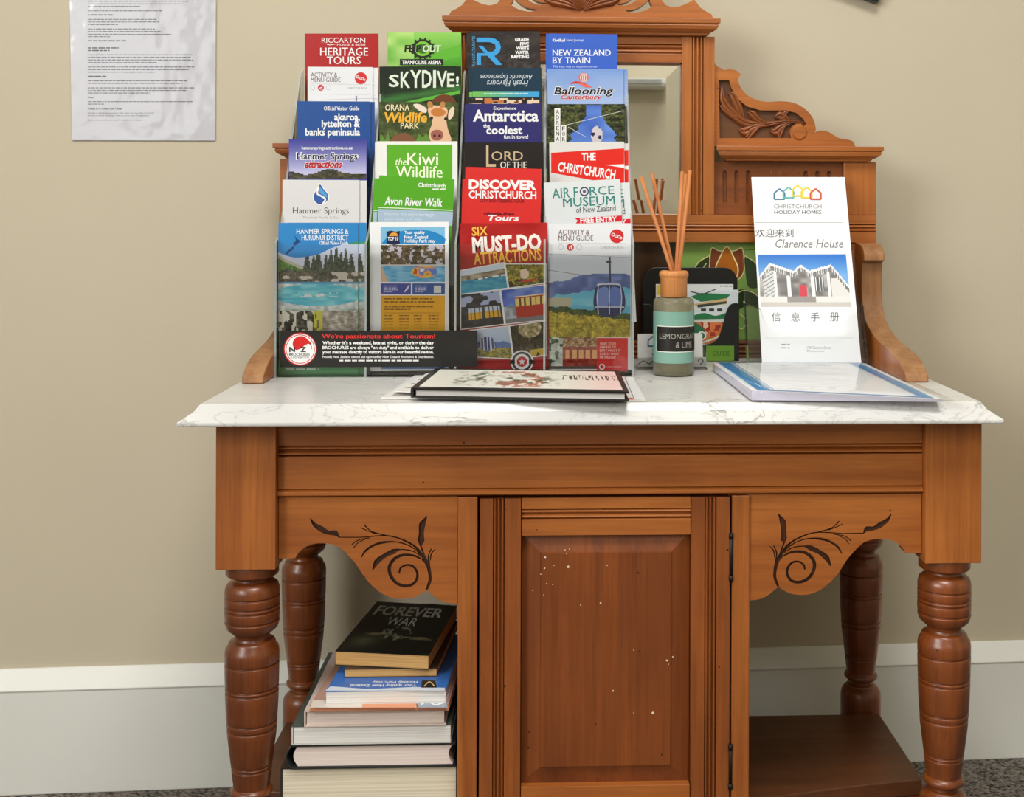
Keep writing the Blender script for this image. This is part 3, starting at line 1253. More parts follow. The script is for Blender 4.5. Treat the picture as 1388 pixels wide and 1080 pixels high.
def leaf(m, pts, ws, Y, h, n=4, fn=None, mirror=None):
    fn = fn or (lambda x, y: (pt(x, y, Y).x, pt(x, y, Y).z))
    P = smooth_path(pts, n)
    W = []
    for i in range(len(ws)-1):
        for k in range(n):
            W.append(ws[i]+(ws[i+1]-ws[i])*k/n)
    W.append(ws[-1])
    offs = [(-1, -.0006), (-.8, .55*h), (-.4, .95*h), (-.08, .8*h), (0, .5*h), (.08, .8*h), (.4, .95*h), (.8, .55*h), (1, -.0006)]
    vs, fs = [], []
    k = len(offs)
    for i, p in enumerate(P):
        a, b = Vector(P[max(i-1, 0)]), Vector(P[min(i+1, len(P)-1)])
        d = (b-a).normalized()
        q = Vector((-d.y, d.x))
        f = min(1, W[i]/6)
        for o, hh in offs:
            x, z = fn(p[0]+q.x*o*W[i]/2, p[1]+q.y*o*W[i]/2)
            if mirror is not None:
                x = 2*mirror-x
            vs.append((x, Y-hh*(f if hh > 0 else 1), z))
    for i in range(len(P)-1):
        for j in range(k-1):
            a = i*k+j
            fs.append((a, a+1, a+k+1, a+k))
    m.add(vs, fs, smooth=True)


mb = MB()
for ang in (-75, -50, -25, 0, 25, 50, 75):
    a = math.radians(ang)
    L_ = 62-abs(ang)*.12
    s_, c_ = math.sin(a), math.cos(a)
    leaf(mb, [(789+s_*2, 14-c_*2), (789+s_*L_*.4, 12-c_*L_*.4), (789+s_*L_*.75, 12-c_*L_*.75), (789+s_*L_, 12-c_*L_)], [3, 11, 15, 4], YC, .006)
mb.build('carved_shell', M['dark_z'], cr)

# wings: cornice, fluted panel, outer post
x_in = bx_(956, 205, 1.75)
x_out = bx_(1199, 205, 1.75)


def wing_cornice(m):
    cornice(m, pxr+.0005, x_out, zw0, zw1, YB+.024, .048)
    prof = cornice_prof(zw0, zw1, YB+.024, .048)


sided('wing_cornice', wing_cornice, M['rail'], bevel=0.0008)
wpx = bx_(1143, 260)


def flute(cx, z0, z1, w):
    r = w/2
    pl = []
    for k in range(9):
        a = math.pi*k/8
        pl.append((cx+r*math.cos(a), z1-r+r*math.sin(a)))
    for k in range(9):
        a = math.pi+math.pi*k/8
        pl.append((cx+r*math.cos(a), z0+r+r*math.sin(a)))
    return pl


zf0, zf1 = bz_(276, YB, 1000), bz_(231, YB, 1000)


def wing_panel(m):
    ols = [[(pxr+.0005, zk1+.0005), (wpx-.0005, zk1+.0005), (wpx-.0005, zw0-.0005), (pxr+.0005, zw0-.0005)]]
    for px in (983, 999, 1015, 1093, 1109, 1125):
        ols.append(flute(bx_(px, 250), zf0, zf1, .0062))
    add_plate(m, ols, YB+.006, .005)
    m.box(pxr+.0005, wpx-.0005, YB+.0110, YB+.018, zk1+.0005, zw0-.0005)
    # rosette
    cxr_, czr = (pxr+wpx)/2, (zf0+zf1)/2+.001
    for k in range(10):
        a = 2*math.pi*k/10
        leaf(m, [(math.cos(a)*.004, math.sin(a)*.004), (math.cos(a)*.013, math.sin(a)*.013), (math.cos(a)*.021, math.sin(a)*.021), (math.cos(a)*.025, math.sin(a)*.025)], [.003, .009, .011, .004], YB+.006, .004, fn=lambda x, y: (cxr_+x, czr+y))


sided('wing_panel', wing_panel, M['dark_x'])
sided('wing_post', lambda m: m.box(wpx, wxr, YB-.002, YB+.022, zk1+.0003, zw0-.0003), M['post'], bevel=0.001)
# middle rail under mirror and wings, lower posts, bottom rail
mb = MB()
bar_x(mb, CB-wxr, CB+wxr, YB-.004, .026, [(zk1, 0)]+reeds(bz_(303), bz_(314), 2, .0045)+[(zk0, 0)])
mb.build('back_rail', M['rail'], WS, bevel=0.0006)
zl1 = bz_(462)
sided('back_post', lambda m: m.box(wpx, wxr, YB-.002, YB+.022, MT+.0005, zk0-.0003), M['post'], bevel=0.001)
mb = MB()
bar_x(mb, CB-wpx+.0005, CB+wpx-.0005, YB-.002, .024, [(zl1, 0)]+reeds(zl1-.004, zl1-.020, 2, .004)+[(MT+.0005, 0)])
mb.build('back_rail', M['dark_x'], WS, bevel=0.0006)


# carved scroll crest on each wing
def sc(zx, zy):
    p = pt(920+zx*.2593, 60+zy*.2593, YB)
    return (p.x-CB, p.z)


so = [(175, 98), (240, 135), (264, 128), (300, 136), (325, 155), (312, 185), (325, 225), (360, 265), (410, 291), (470, 300), (540, 297), (610, 308), (670, 345), (705, 390), (718, 440), (712, 462)]
so2 = [(712, 462), (745, 450), (785, 458), (840, 490), (905, 503), (925, 533)]
outl = [sc(*p) for p in smooth_path(so[:2], 3)]+[sc(*p) for p in smooth_path(so[2:5], 4)]+[sc(*p) for p in smooth_path(so[4:], 5)[1:]]+[sc(*p) for p in smooth_path(so2, 4)[1:]]
zbase = zw1+.0003
outl = [(pxr+.0005, zbase), (pxr+.0005, outl[0][1])]+[(max(x, pxr+.001), z) for x, z in outl]+[(outl[-1][0]+.002, zbase)]
fld = [(210, 187), (265, 187), (275, 225), (310, 285), (360, 325), (430, 345), (560, 345), (615, 358), (652, 388), (668, 415), (655, 428), (640, 412), (612, 415), (590, 435), (583, 462), (590, 490), (215, 490)]
field = [sc(*p) for p in fld]


def scroll_crest(m):
    add_plate(m, [outl, field], YB+.002, .006)
    add_plate(m, [outl], YB+.0081, .0125)
    # the scroll's eye as a low dome
    for r0, hgt in ((40, .0022),):
        ring = [sc(632+r0*math.cos(2*math.pi*k/24), 462+r0*math.sin(2*math.pi*k/24)) for k in range(24)]
        c = sc(632, 462)
        vs = [(x, YB+.002-.0002, z) for x, z in ring]+[(c[0]+(x-c[0])*.8, YB+.002-hgt, c[1]+(z-c[1])*.8) for x, z in ring]
        m.add(vs, [(k, (k+1) % 24, 24+(k+1) % 24, 24+k) for k in range(24)]+[tuple(range(24, 48))])


scs = sided('scroll_crest', scroll_crest, M['rail'])
leaves = [
    ([(660, 415), (600, 402), (520, 408), (440, 420), (350, 408), (280, 355), (235, 290), (228, 220)], [10, 12, 18, 26, 38, 42, 34, 8]),
    ([(350, 410), (320, 340), (290, 270), (262, 250)], [10, 38, 40, 8]),
    ([(345, 405), (290, 375), (240, 335), (218, 318)], [10, 34, 30, 6]),
    ([(470, 415), (420, 395), (390, 365), (365, 350)], [8, 28, 40, 14]),
    ([(470, 418), (400, 430), (350, 455), (318, 440)], [8, 34, 46, 10]),
    ([(430, 425), (390, 450), (362, 488)], [8, 40, 26]),
    ([(590, 405), (560, 385), (530, 372), (508, 380)], [8, 34, 46, 10]),
    ([(560, 395), (555, 365), (575, 348)], [8, 30, 10]),
    ([(590, 408), (540, 430), (510, 455), (482, 448)], [8, 30, 44, 10]),
    ([(560, 420), (535, 455), (528, 490)], [8, 36, 16]),
]
for s, ob in zip((1, -1), scs):
    mb = MB()
    for pts, ws in leaves:
        leaf(mb, pts, [w*1.35 for w in ws], YB+.0080, .007, fn=lambda x, y: sc(x, y))
    mb.v = [(CB+s*p[0], p[1], p[2]) for p in mb.v]
    mb.build('carved_leaf', M['dark_x'], ob)
# darker sunk ground behind the leaves
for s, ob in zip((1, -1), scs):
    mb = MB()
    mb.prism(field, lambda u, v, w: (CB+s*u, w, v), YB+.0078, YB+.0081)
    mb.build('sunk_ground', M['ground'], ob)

# curved side brackets standing on the marble
zt_, zb_ = Z(331, 1.745, 1180), MT+.0008
side = smooth_path([(1.752, zt_+.001), (1.733, zt_-.003), (1.722, zt_-.012), (1.7205, zt_-.022)], 4)
side += smooth_path([(1.733, zt_-.026), (1.735, zt_-.050), (1.733, .716), (1.722, .695), (1.697, .679), (1.655, .6675), (1.610, .6610), (1.570, .6560), (1.540, .6480), (1.519, .6370)], 5)
side += [(1.516, zb_), (1.55, zb_), (1.774, zb_), (1.774, zt_+.002)]
for x0_, x1_ in ((.4400, .4690), (-.3690, -.3432)):
    mb = MB()
    n = len(side)
    mb.prism(side, lambda u, v, w: (w, u, v), x0_, x1_, mi=0)
    for i in range(len(mb.f)):
        f = mb.f[i]
        if len(f) == 4 and all(mb.v[j][1] < 1.753 for j in f) and all(mb.v[j][2] > zb_+.0001 or mb.v[j][1] < 1.53 for j in f):
            mb.mi[i] = 1
    mb.build('side_bracket', [M['post'], M['worn']], WS, bevel=0.0015)

# splashback tiles
te = [-.3300, -.2300, -.0900, .0500, .1895, .3295, .4295]
G = (112, 150, 62)


def tile(x0, x1, kind):
    z0, z1 = zl1+.0003, zk0-.0003
    yt = YB+.010
    base = (134, 174, 84) if kind else (58, 40, 26)
    sh = Sheet(lambda x, y, l: (x, yt-l*2, y))
    sh.box(x0+.0004, x1-.0004, yt, yt+.008, z0, z1, col=lin(base))
    if kind:
        c = (x0+x1)/2-.003
        k = .0011
        zz = z1-.004

        def T(pts, rgb):
            sh.poly([(c+x*k, zz-y*k) for x, y in pts], rgb)

        def Ln(pts, w, rgb):
            sh.line([(c+x*k, zz-y*k) for x, y in smooth_path(pts, 5)], w*k, rgb)
        cream, brown, amber, dark = (236, 226, 160), (124, 62, 30), (176, 100, 22), (40, 62, 26)
        T([(-20, 4), (-14, 6), (-6, 8), (0, 2), (6, 8), (14, 6), (20, 4), (23, 20), (22, 38), (8, 52), (0, 54), (-8, 52), (-22, 38), (-22, 22)], brown)
        T(smooth_path([(0, 3), (10, 18), (15, 32), (11, 46), (0, 54), (-11, 46), (-15, 32), (-10, 18)], 4, True), amber)
        Ln([(0, 54), (11, 46), (15, 32), (10, 18), (0, 2), (-10, 18), (-15, 32), (-11, 46), (0, 54)], 1.6, cream)
        Ln([(0, 54), (-14, 46), (-22, 36), (-23, 20), (-20, 4), (-12, 7), (-5, 8)], 1.4, cream)
        Ln([(0, 54), (14, 46), (22, 36), (23, 20), (20, 4), (12, 7), (5, 8)], 1.4, cream)
        T(smooth_path([(-24, 14), (-40, 28), (-46, 52), (-30, 56), (-25, 40)], 4, True), dark)
        T(smooth_path([(24, 14), (40, 28), (46, 52), (30, 56), (25, 40)], 4, True), dark)
        Ln([(-24, 14), (-40, 26), (-46, 52)], 1.3, cream)
        Ln([(-27, 24), (-34, 36), (-36, 56)], 1.1, cream)
        Ln([(24, 14), (40, 26), (46, 52)], 1.3, cream)
        Ln([(0, 54), (4, 70), (2, 95), (-3, 118)], 1.6, cream)
        T(smooth_path([(4, 66), (20, 58), (40, 66), (52, 90), (30, 78), (14, 84)], 4, True), dark)
        Ln([(4, 74), (20, 60), (40, 66), (52, 90)], 1.2, cream)
        Ln([(4, 84), (-14, 76), (-34, 84), (-48, 104)], 1.2, cream)
        Ln([(4, 95), (16, 90), (26, 100), (20, 110), (12, 104)], 1.2, cream)
    return sh.build('tile', M['ink_tile'], WS)


for i in range(6):
    tile(te[i], te[i+1], 1 if i in (0, 2, 4) else 0)

# ------------------------------------------------------------------ brochure rack
RK = empty('brochure_rack', (-.1165, 1.66, MT), 'tiered clear acrylic rack full of brochures on the marble top', 'brochure rack')
rx0, rx1 = X(373.5, 1.577, 420), X(858, 1.577, 420)
cw = (rx1-rx0)/4
TY = [1.5860+.0300*i for i in range(6)]
TF = [MT+.0050+.0526*i for i in range(6)]
LIP = [330, 312, 254, 200, 147, 101]
lip_z = [Z(LIP[i], TY[i]-.009, 615) for i in range(6)]
side_pl = [(1.5755, MT+.0005), (1.5755, lip_z[0])]+[(TY[i]-.010, lip_z[i]) for i in range(1, 6)]+[(1.7465, lip_z[5]+.008), (1.7485, MT+.0005)]
for i in range(5):
    mb = MB()
    x = rx0+cw*i
    t = .0013
    mb.prism(side_pl, lambda u, v, w: (w, u, v), x-t, x+t)
    mb.mi = [0, 0]+[1]*(len(mb.f)-2)
    mb.build('side_panel' if i in (0, 4) else 'divider', [M['glass'], M['edge']], RK)
for i in range(6):
    for c in range(4):
        mb = MB()
        xa, xb = rx0+cw*c+.0015, rx0+cw*(c+1)-.0015
        y = TY[i]-.0095
        mb.box(xa, xb, y-.0008, y+.0008, TF[i]-.0022, lip_z[i])
        mb.build('pocket_front', M['glass'], RK)
    mb = MB()
    for c in range(4):
        xa, xb = rx0+cw*c+.0015, rx0+cw*(c+1)-.0015
        mb.box(xa, xb, TY[i]-.0085, TY[i]+.0185, TF[i]-.0022, TF[i]-.0007)
    mb.build('pocket_floor', M['glass'], RK)
mb = MB()
mb.box(rx0+.0015, rx1-.0015, 1.7440, 1.7462, MT+.0005, lip_z[5]+.006)
mb.build('back_panel', M['glass'], RK)

W = (238, 240, 241)
BLACK = (26, 25, 24)

# banner stuck on the rack's front
yb_ = 1.5754
sh = Sheet(lambda x, y, l: Vector(pt(x, y, yb_))-Vector((0, l, 0)))
a_, b_ = pt(380, 448, yb_), pt(647, 497, yb_)
sh.box(a_.x, b_.x, yb_, yb_+.0005, b_.z, a_.z, col=lin((34, 33, 32)))
sh.disc(407, 473, 22.5, (200, 40, 40))
sh.disc(407, 473, 21, W)
sh.ring(407, 473, 19.8, 1.0, (190, 40, 40))
sh.poly(smooth_path([(397, 468), (398, 461), (404, 456), (412, 456), (418, 461), (421, 464), (422, 467), (418, 466), (413, 468), (408, 472), (401, 474)], 4, True), (206, 38, 38))
sh.line([(420, 465), (422, 469), (423, 474)], [1.4, .9, .3], (120, 50, 40))
sh.text('N', 392, 470, 400, 477, BLACK, bold=.03)
sh.text('Z', 407, 470, 415, 477, BLACK, bold=.03)
sh.text('BROCHURES', 392, 478.5, 420, 482, BLACK, bold=.01)
sh.text('& DISTRIBUTION', 394, 483, 419, 485.5, (60, 55, 55))
sh.text("We're passionate about Tourism!", 436, 452, 590, 460.5, (214, 52, 48), bold=.028)
sh.text("Whether it's a weekend, late at night, or during the day", 437, 462, 588, 468, W, bold=.03)
sh.text('BROCHURES are always "on duty" and available to deliver', 437, 468.6, 588, 474.4, W, bold=.03)
sh.text('your message directly to visitors here in our beautiful region.', 437, 474.6, 588, 480.6, W, bold=.03)
sh.text('Proudly New Zealand owned and operated by New Zealand Brochures & Distribution.', 437, 482, 588, 486, W, bold=.008)
sh.greek(460, 487.6, 568, 1, 3, 2.0, (220, 220, 220), 3, 1.0)
tag(sh.build('banner', M['print'], RK), 'black banner with white lettering and red round emblem')


# ------------------------------------------------------------------ pictures (printed photographs)
def grad(a, b, t):
    return mixc(a, b, t)


def trees(u, v, c1, c2, f=14, s=0, amt=60):
    n = vnoise(u*f, v*f, s)*.4+vnoise(u*f*2.3, v*f*2.3, s+1)*.35+vnoise(u*f*5.5, v*f*5.5, s+5)*.25
    return jit(mixc(c1, c2, n*1.9-.45), u*f*4, v*f*4, amt*.5, s+2)


def pool_scene(u, v):
    """hot pools under a hillside with pines"""
    if v < .42:
        c = grad((196, 206, 232), (222, 222, 236), v/.42)
        hill = .16+.55*u+.02*vnoise(u*9, 0, 3)
        if v > hill and u < .5:
            c = trees(u, v, (70, 120, 54), (128, 160, 84), 16, 4, 50) if v > hill+.05 else (196, 190, 168)
        for cx, w, top in ((.36, .055, .10), (.44, .04, .18), (.50, .06, .02), (.60, .045, .16), (.66, .05, .08), (.73, .05, .04), (.79, .045, .12), (.85, .05, .06), (.92, .05, .14)):
            if v > top and abs(u-cx) < w*(v-top)/(.45-top)+.008+.012*(vnoise(u*60, v*40, 9)-.5):
                c = trees(u, v, (48, 58, 48), (96, 104, 88), 30, 6, 50)
        if v > .36+.06*vnoise(u*12, 2, 8):
            c = trees(u, v, (58, 66, 52), (122, 120, 98), 22, 7, 60)
        return c
    if v < .60:
        n = vnoise(u*10, v*18, 11)
        c = trees(u, v, (62, 62, 54), (128, 118, 100), 18, 12, 50)
        if n > .62:
            c = (206, 196, 184)
        if v > .56:
            c = (90, 150, 190)
        return c
    if v < .97:
        du, dv = (u-.5)/.56, (v-.76)/.17
        if du*du+dv*dv < 1:
            n = vnoise(u*9, v*34, 14)
            c = mixc((70, 176, 202), (150, 220, 226), n)
            if abs(dv) < .25 and abs(du) < .45 and vnoise(u*20, v*30, 2) > .66:
                c = (222, 226, 222)
            return c
        return jit((206, 212, 212), u*20, v*20, 30, 3)
    return jit((190, 196, 190), u*20, v*20, 40, 3)


def chairs_strip(u, v):
    if u < .45:
        n = vnoise(u*34, v*3, 5)
        return (224, 218, 206) if n > .52 else jit((66, 66, 52), u*30, v*9, 60, 4)
    if u < .56:
        return (206, 200, 74) if (vnoise(u*30, v*4, 6) > .4) else (120, 116, 60)
    n = vnoise(u*26, v*5, 7)
    return jit(mixc((120, 112, 104), (216, 204, 190), n), u*30, v*30, 30, 8)


def family_pool(u, v):
    if v < .52:
        c = trees(u, v, (46, 44, 30), (132, 108, 72), 14, 3, 80)
        if vnoise(u*17, v*13, 31)*.7+vnoise(u*40, v*30, 32)*.3 > .62:
            c = (196, 192, 208)
        return c
    if v < .58:
        return (210, 208, 204)
    if u+.25*(1-v) < .12:
        return (216, 180, 146)
    du, dv = (u-.68), (v-.72)
    if du*du*7+dv*dv*9 < .28 and v > .3:
        k = vnoise(u*11, v*9, 17)
        return [(206, 70, 44), (232, 196, 66), (236, 160, 110), (90, 130, 210), (240, 236, 230)][int(k*4.99)]
    return mixc((60, 150, 206), (150, 206, 230), vnoise(u*10, v*20, 8))


def gondola(u, v):
    if v < .22:
        return grad((206, 214, 226), (214, 222, 232), v/.22)
    ridge = .30-.12*math.sin(u*2.6-.3)+.04*vnoise(u*12, 0, 2)
    if v < .62:
        if v < ridge:
            return (208, 216, 228)
        if v < ridge+.16+.05*vnoise(u*8, 1, 3):
            return jit((96, 118, 176), u*14, v*14, 26, 4)
        if u < .28 and .52 < v < .62:
            return (186, 182, 156)
        return mixc((86, 182, 214), (140, 206, 226), vnoise(u*6, v*16, 5))
    edge = .60+.10*u+.03*vnoise(u*14, 3, 6)
    if v < edge:
        return (92, 176, 208)
    if v < edge+.07:
        return trees(u, v, (36, 56, 26), (82, 100, 44), 18, 7, 40)
    return trees(u, v, (120, 112, 34), (214, 192, 70), 20, 8, 60)


def tramstreet(u, v):
    if .28 < u and .30 < v < .92:
        if .38 < v < .68 and (u*7) % 1 > .35:
            return (226, 170, 110)
        return jit((150, 44, 30), u*14, v*14, 30, 2)
    if v > .9:
        return (92, 80, 74)
    if u < .28:
        return jit((196, 206, 196) if vnoise(u*12, v*8, 3) > .4 else (70, 96, 70), u*20, v*20, 30, 5)
    return trees(u, v, (110, 60, 34), (210, 190, 150), 12, 6, 70)


def harbour(u, v):
    if v < .24:
        return (206, 220, 236)
    if v < .42:
        return jit((150, 140, 116), u*12, v*12, 50, 3)
    if v < .52 and .3 < u:
        return (236, 236, 236) if vnoise(u*16, v*10, 5) > .4 else (84, 96, 120)
    return mixc((34, 128, 168), (92, 178, 200), vnoise(u*9, v*18, 7))


def punting(u, v):
    c = trees(u, v, (58, 70, 18), (206, 180, 60), 12, 12, 80)
    if v > .7 and vnoise(u*7, v*7, 4) > .45:
        c = (60, 50, 40)
    if (u-.45)**2*40+(v-.45)**2*8 < .5:
        c = (232, 208, 190)
    if .35 < u < .75 and .72 < v < .86:
        c = (196, 58, 40)
    return c


def buses(u, v):
    c = jit((48, 46, 54), u*9, v*9, 24, 3)
    if v < .36 and vnoise(u*5, v*6, 8) > .45:
        c = (168, 178, 214)
    if .42 < v < .78 and (.18 < u < .52 or .56 < u < .95):
        c = (220, 168, 42) if v > .56 else (188, 206, 226)
        if (u*9) % 1 < .2:
            c = (80, 66, 40)
    return c


def redtram(u, v):
    c = mixc((42, 66, 176), (130, 160, 222), vnoise(u*5, v*6, 2))
    if v > .86:
        return (120, 118, 120)
    if u > .28 and v > .22:
        c = (176, 44, 30)
        if .30 < v < .52:
            c = (232, 206, 120) if (u*8) % 1 > .3 else (90, 60, 40)
        if v < .28:
            c = (240, 226, 190)
    elif v > .5:
        c = jit((150, 160, 170), u*12, v*12, 40, 4)
    return c


def cablecar(u, v):
    c = grad((196, 208, 230), (150, 176, 214), v)
    if v > .66:
        c = trees(u, v, (70, 84, 24), (206, 176, 60), 14, 5, 60)
    elif v > .42+.1*vnoise(u*6, 0, 4):
        c = (96, 122, 178)
    du, dv = (u-.42)/.2, (v-.52)/.26
    if du*du+dv*dv < 1:
        c = (52, 64, 120) if (u*12) % 1 > .3 else (200, 208, 224)
    return c


def kiwi_bird(u, v):
    c = trees(u, v, (24, 22, 14), (70, 60, 34), 9, 2, 40)
    if (u-.55)**2*3+(v-.15)**2*4 < .32:
        c = jit((170, 158, 118), u*16, v*16, 60, 5)
    if (u-.5)**2*4+(v-.72)**2*8 < .42:
        c = jit((60, 50, 30), u*24, v*24, 60, 6)
    if v > .78 and vnoise(u*12, v*6, 9) > .5:
        c = (196, 170, 60)
    return c


def forest_swing(u, v):
    c = trees(u, v, (16, 20, 16), (96, 104, 52), 13, 3, 70)
    if abs(u-.60) < .10+.22*max(0, v-.30)*1.6*(.7+.6*vnoise(v*8, u*3, 4)) and v > .02:
        c = mixc((60, 96, 190), (110, 150, 220), vnoise(u*5, v*5, 6))
    if (u-.64)**2*90+(v-.78)**2*10 < .5:
        c = (208, 200, 206) if vnoise(u*22, v*12, 8) > .45 else (40, 44, 70)
    return c


def house_photo(u, v):
    """white villa with verandah and a red door under a blue sky"""
    prof = ((0, .42), (.13, .155), (.39, .31), (.475, .19), (.57, .31), (.82, .19), (1.0, .60))
    roof_y = .3
    for (a, ya), (b, yb2) in zip(prof[:-1], prof[1:]):
        if a <= u <= b:
            roof_y = ya+(yb2-ya)*(u-a)/(b-a)
    if v < roof_y:
        return grad((38, 112, 206), (120, 176, 232), v/.4)
    if v < roof_y+.05:
        return (232, 234, 236)
    if v < roof_y+.13:
        return (120, 122, 124) if (u*40) % 1 > .35 else (224, 224, 224)
    if v > .90:
        return (200, 198, 192)
    if v > .80:
        return (226, 226, 224) if (u < .3 or u > .62) else (150, 148, 146)
    if .44 < u < .53 and v > .58:
        return (206, 66, 84)
    if abs(u-.33) < .018 or abs(u-.60) < .018 or abs(u-.18) < .012 or abs(u-.78) < .012:
        return (238, 238, 238)
    if .62 < u < .72 and .44 < v < .7:
        return (90, 96, 104) if (u*30) % 1 > .3 else (230, 230, 230)
    if .04 < u < .16:
        return (214, 216, 218) if ((u+v)*14) % 1 > .25 else (120, 122, 124)
    if u > .80 and v > .45:
        return (222, 222, 220)
    return jit((150, 148, 146), u*12, v*12, 46, 4)


# ------------------------------------------------------------------ brochures
def brochure(tl, tr, tier, bg, label, draw=None, name='brochure', group='brochures in the rack', edge=W, dy=0.0):
    Yp = TY[tier]+dy
    fn = lambda x, y, l: pt(x, y, Yp)-Vector((0, l, 0))
    sh = Sheet(fn)
    A, B = pt(tl[0], tl[1], Yp), pt(tr[0], tr[1], Yp)
    r = (B-A).normalized()
    d = Vector((r.z, 0, -r.x))
    h = min(A.z, B.z)-TF[tier]-.0006-abs(B.z-A.z)*1.2*(1 if r.z != 0 else 0)
    w = (B-A).length
    t = .0011
    P = [A, B, B+d*h, A+d*h]
    low = min(p.z for p in P)
    P[2] = P[2]-Vector((0, 0, 0))
    vs = [p for p in P]+[p+Vector((0, t, 0)) for p in P]
    sh.add(vs, [(3, 2, 1, 0)], lin(bg))
    sh.add(vs, [(4, 5, 6, 7), (0, 1, 5, 4), (1, 2, 6, 5), (2, 3, 7, 6), (3, 0, 4, 7)], lin(edge))
    if draw:
        draw(sh)
    o = sh.build(name, M['print'])
    return tag(o, label, 'brochure', group)


def second(o, dxpx, dzpx, label, dy=.0022):
    """another copy of the same leaflet a little behind in the same pocket"""
    c = o.copy()
    COL.objects.link(c)
    k = o.location.y/F
    c.location = (o.location.x+dxpx*k, o.location.y+dy, o.location.z-dzpx*k)
    c['label'] = label
    return c


def activity_head(s, ox, oy, k=1.0):
    q = lambda x, y: (ox+(x-744)*k, oy+(y-302)*k)
    def tx(t, x0, y0, x1, y1, c, **kw):
        a, b = q(x0, y0), q(x1, y1)
        s.text(t, a[0], a[1], b[0], b[1], c, **kw)
    tx('ACTIVITY &', 757, 311, 799, 318, (112, 92, 92), bold=.006)
    tx('MENU GUIDE', 757, 319, 804, 326, (112, 92, 92), bold=.006)
    a = q(836, 320)
    s.disc(a[0], a[1], 9.5*k, (204, 44, 48))
    for i, (dx, dy, r) in enumerate(((-5, -2, 2.4), (-1, 0, 2.0), (3, 1, 2.2), (5.5, 2.5, 1.8))):
        s.ring(a[0]+dx*k, a[1]+dy*k, r*k, .9*k, W, 12)
    for y in (329, 345):
        p0, p1 = q(756, y), q(850, y+1)
        s.line([p0, p1], .6*k, (196, 198, 200))
    a = q(773, 335)
    s.disc(a[0], a[1], 4.8*k, (196, 44, 52))
    tx('d', 771, 332, 775.5, 338, W, bold=.02)
    for x in (760, 785):
        a = q(x, 335)
        s.ring(a[0], a[1], 4*k, 1*k, (196, 196, 198), 14)
    tx('CHRISTCHURCH', 814, 334, 845, 337, (150, 150, 152))


# --- column 1
def d_heritage(s):
    s.text('RICCARTON', 436, 51, 495, 58, W, bold=.004)
    s.text('HOUSE & BUSH', 457, 59, 495, 62, W)
    s.text('HERITAGE', 434, 64.5, 499, 75.5, W, bold=.006)
    s.text('TOURS', 443, 76.5, 489, 87, W, bold=.006)
    s.line([(443, 60), (448, 61), (455, 59.5)], .8, W)


brochure((413, 45.5), (513, 45.5), 5, (172, 30, 32), 'dark red brochure with white heading at the top of the leftmost rack column', d_heritage)


def d_act1(s):
    activity_head(s, 410, 90.5, .86)
    s.line([(418, 136), (508, 133)], .7, (190, 190, 198))
    s.rect(482, 130, 484, 137, (120, 126, 150))


o = brochure((417, 90.5), (505, 91), 4, (226, 229, 234), 'white brochure with small red disc, second from top of the leftmost rack column', d_act1)
second(o, 7, 0.6, 'white brochure mostly hidden behind the white one with the red disc, leftmost rack column')


def d_akaroa(s):
    s.text('Official Visitor Guide', 439, 144, 487, 149.5, W, bold=.012)
    s.text('akaroa,', 453, 153.5, 488, 165, W, bold=.03)
    s.text('lyttelton &', 436, 162.5, 488, 175.5, W, bold=.03)
    s.text('banks peninsula', 414, 173.5, 488, 187, W, bold=.03)


o = brochure((403, 137), (502, 137.5), 3, (30, 78, 150), 'deep blue brochure with white lower-case title, third from top of the leftmost rack column', d_akaroa)
second(o, 5.5, .3, 'blue brochure edge showing at the right behind the deep blue one, leftmost rack column')


def d_hatt(s):
    s.pic(392, 189, 496.5, 242, lambda u, v: (trees(u, v, (40, 42, 30), (92, 84, 56), 12, 3, 40) if v > .80+.10*math.sin(u*9)*.6+.05*vnoise(u*9, 0, 2) else mixc((58, 62, 150), (196, 196, 230), v*1.15)))
    s.text('hanmersprings.attractions.co.nz', 409, 198, 478, 204, W, bold=.02)
    s.text('Hanmer Springs', 401, 206, 486, 220, W, bold=.06)
    s.text('Hanmer Springs', 402.5, 207, 484.5, 219, (24, 26, 60), bold=.022)
    s.text('attractions', 412, 217, 465, 228.5, W, bold=.08, italic=.3)
    s.text('attractions', 413, 218, 464, 227.5, (188, 26, 40), bold=.03, italic=.3)


brochure((391.5, 188.5), (497, 188.5), 2, (70, 72, 160), 'purple-blue brochure with dark hills and red script, fourth from top of the leftmost rack column', d_hatt)


def d_hdrop(s):
    dr = smooth_path([(434, 250), (439, 257), (444, 263), (444.5, 270), (440, 275), (434, 277), (428, 274), (425, 268), (427, 261), (431, 255)], 4, True)
    c = (434.5, 266)
    s.poly([(c[0]+(x-c[0])*1.14, c[1]+(y-c[1])*1.1) for x, y in dr], W)
    s.poly(dr, (52, 92, 168))
    s.poly(smooth_path([(433, 253), (438, 258), (443, 264), (443, 268), (438, 264), (433, 261)], 4, True), (84, 158, 210))
    s.line(smooth_path([(432, 254), (430, 262), (436, 266), (441, 270), (437, 277)], 5), 2.4, W)
    s.text('Hanmer Springs', 397, 281, 473, 292, (72, 72, 76), bold=.004)
    s.text('Thermal Pools & Spa', 410, 293, 460, 297.5, (158, 158, 162))


o = brochure((383, 243.5), (487, 244), 1, (216, 217, 219), 'pale grey brochure with a blue water drop, fifth from top of the leftmost rack column', d_hdrop)
second(o, 9.5, 0.5, 'pale grey brochure edge showing at the right behind the water drop one, leftmost rack column')


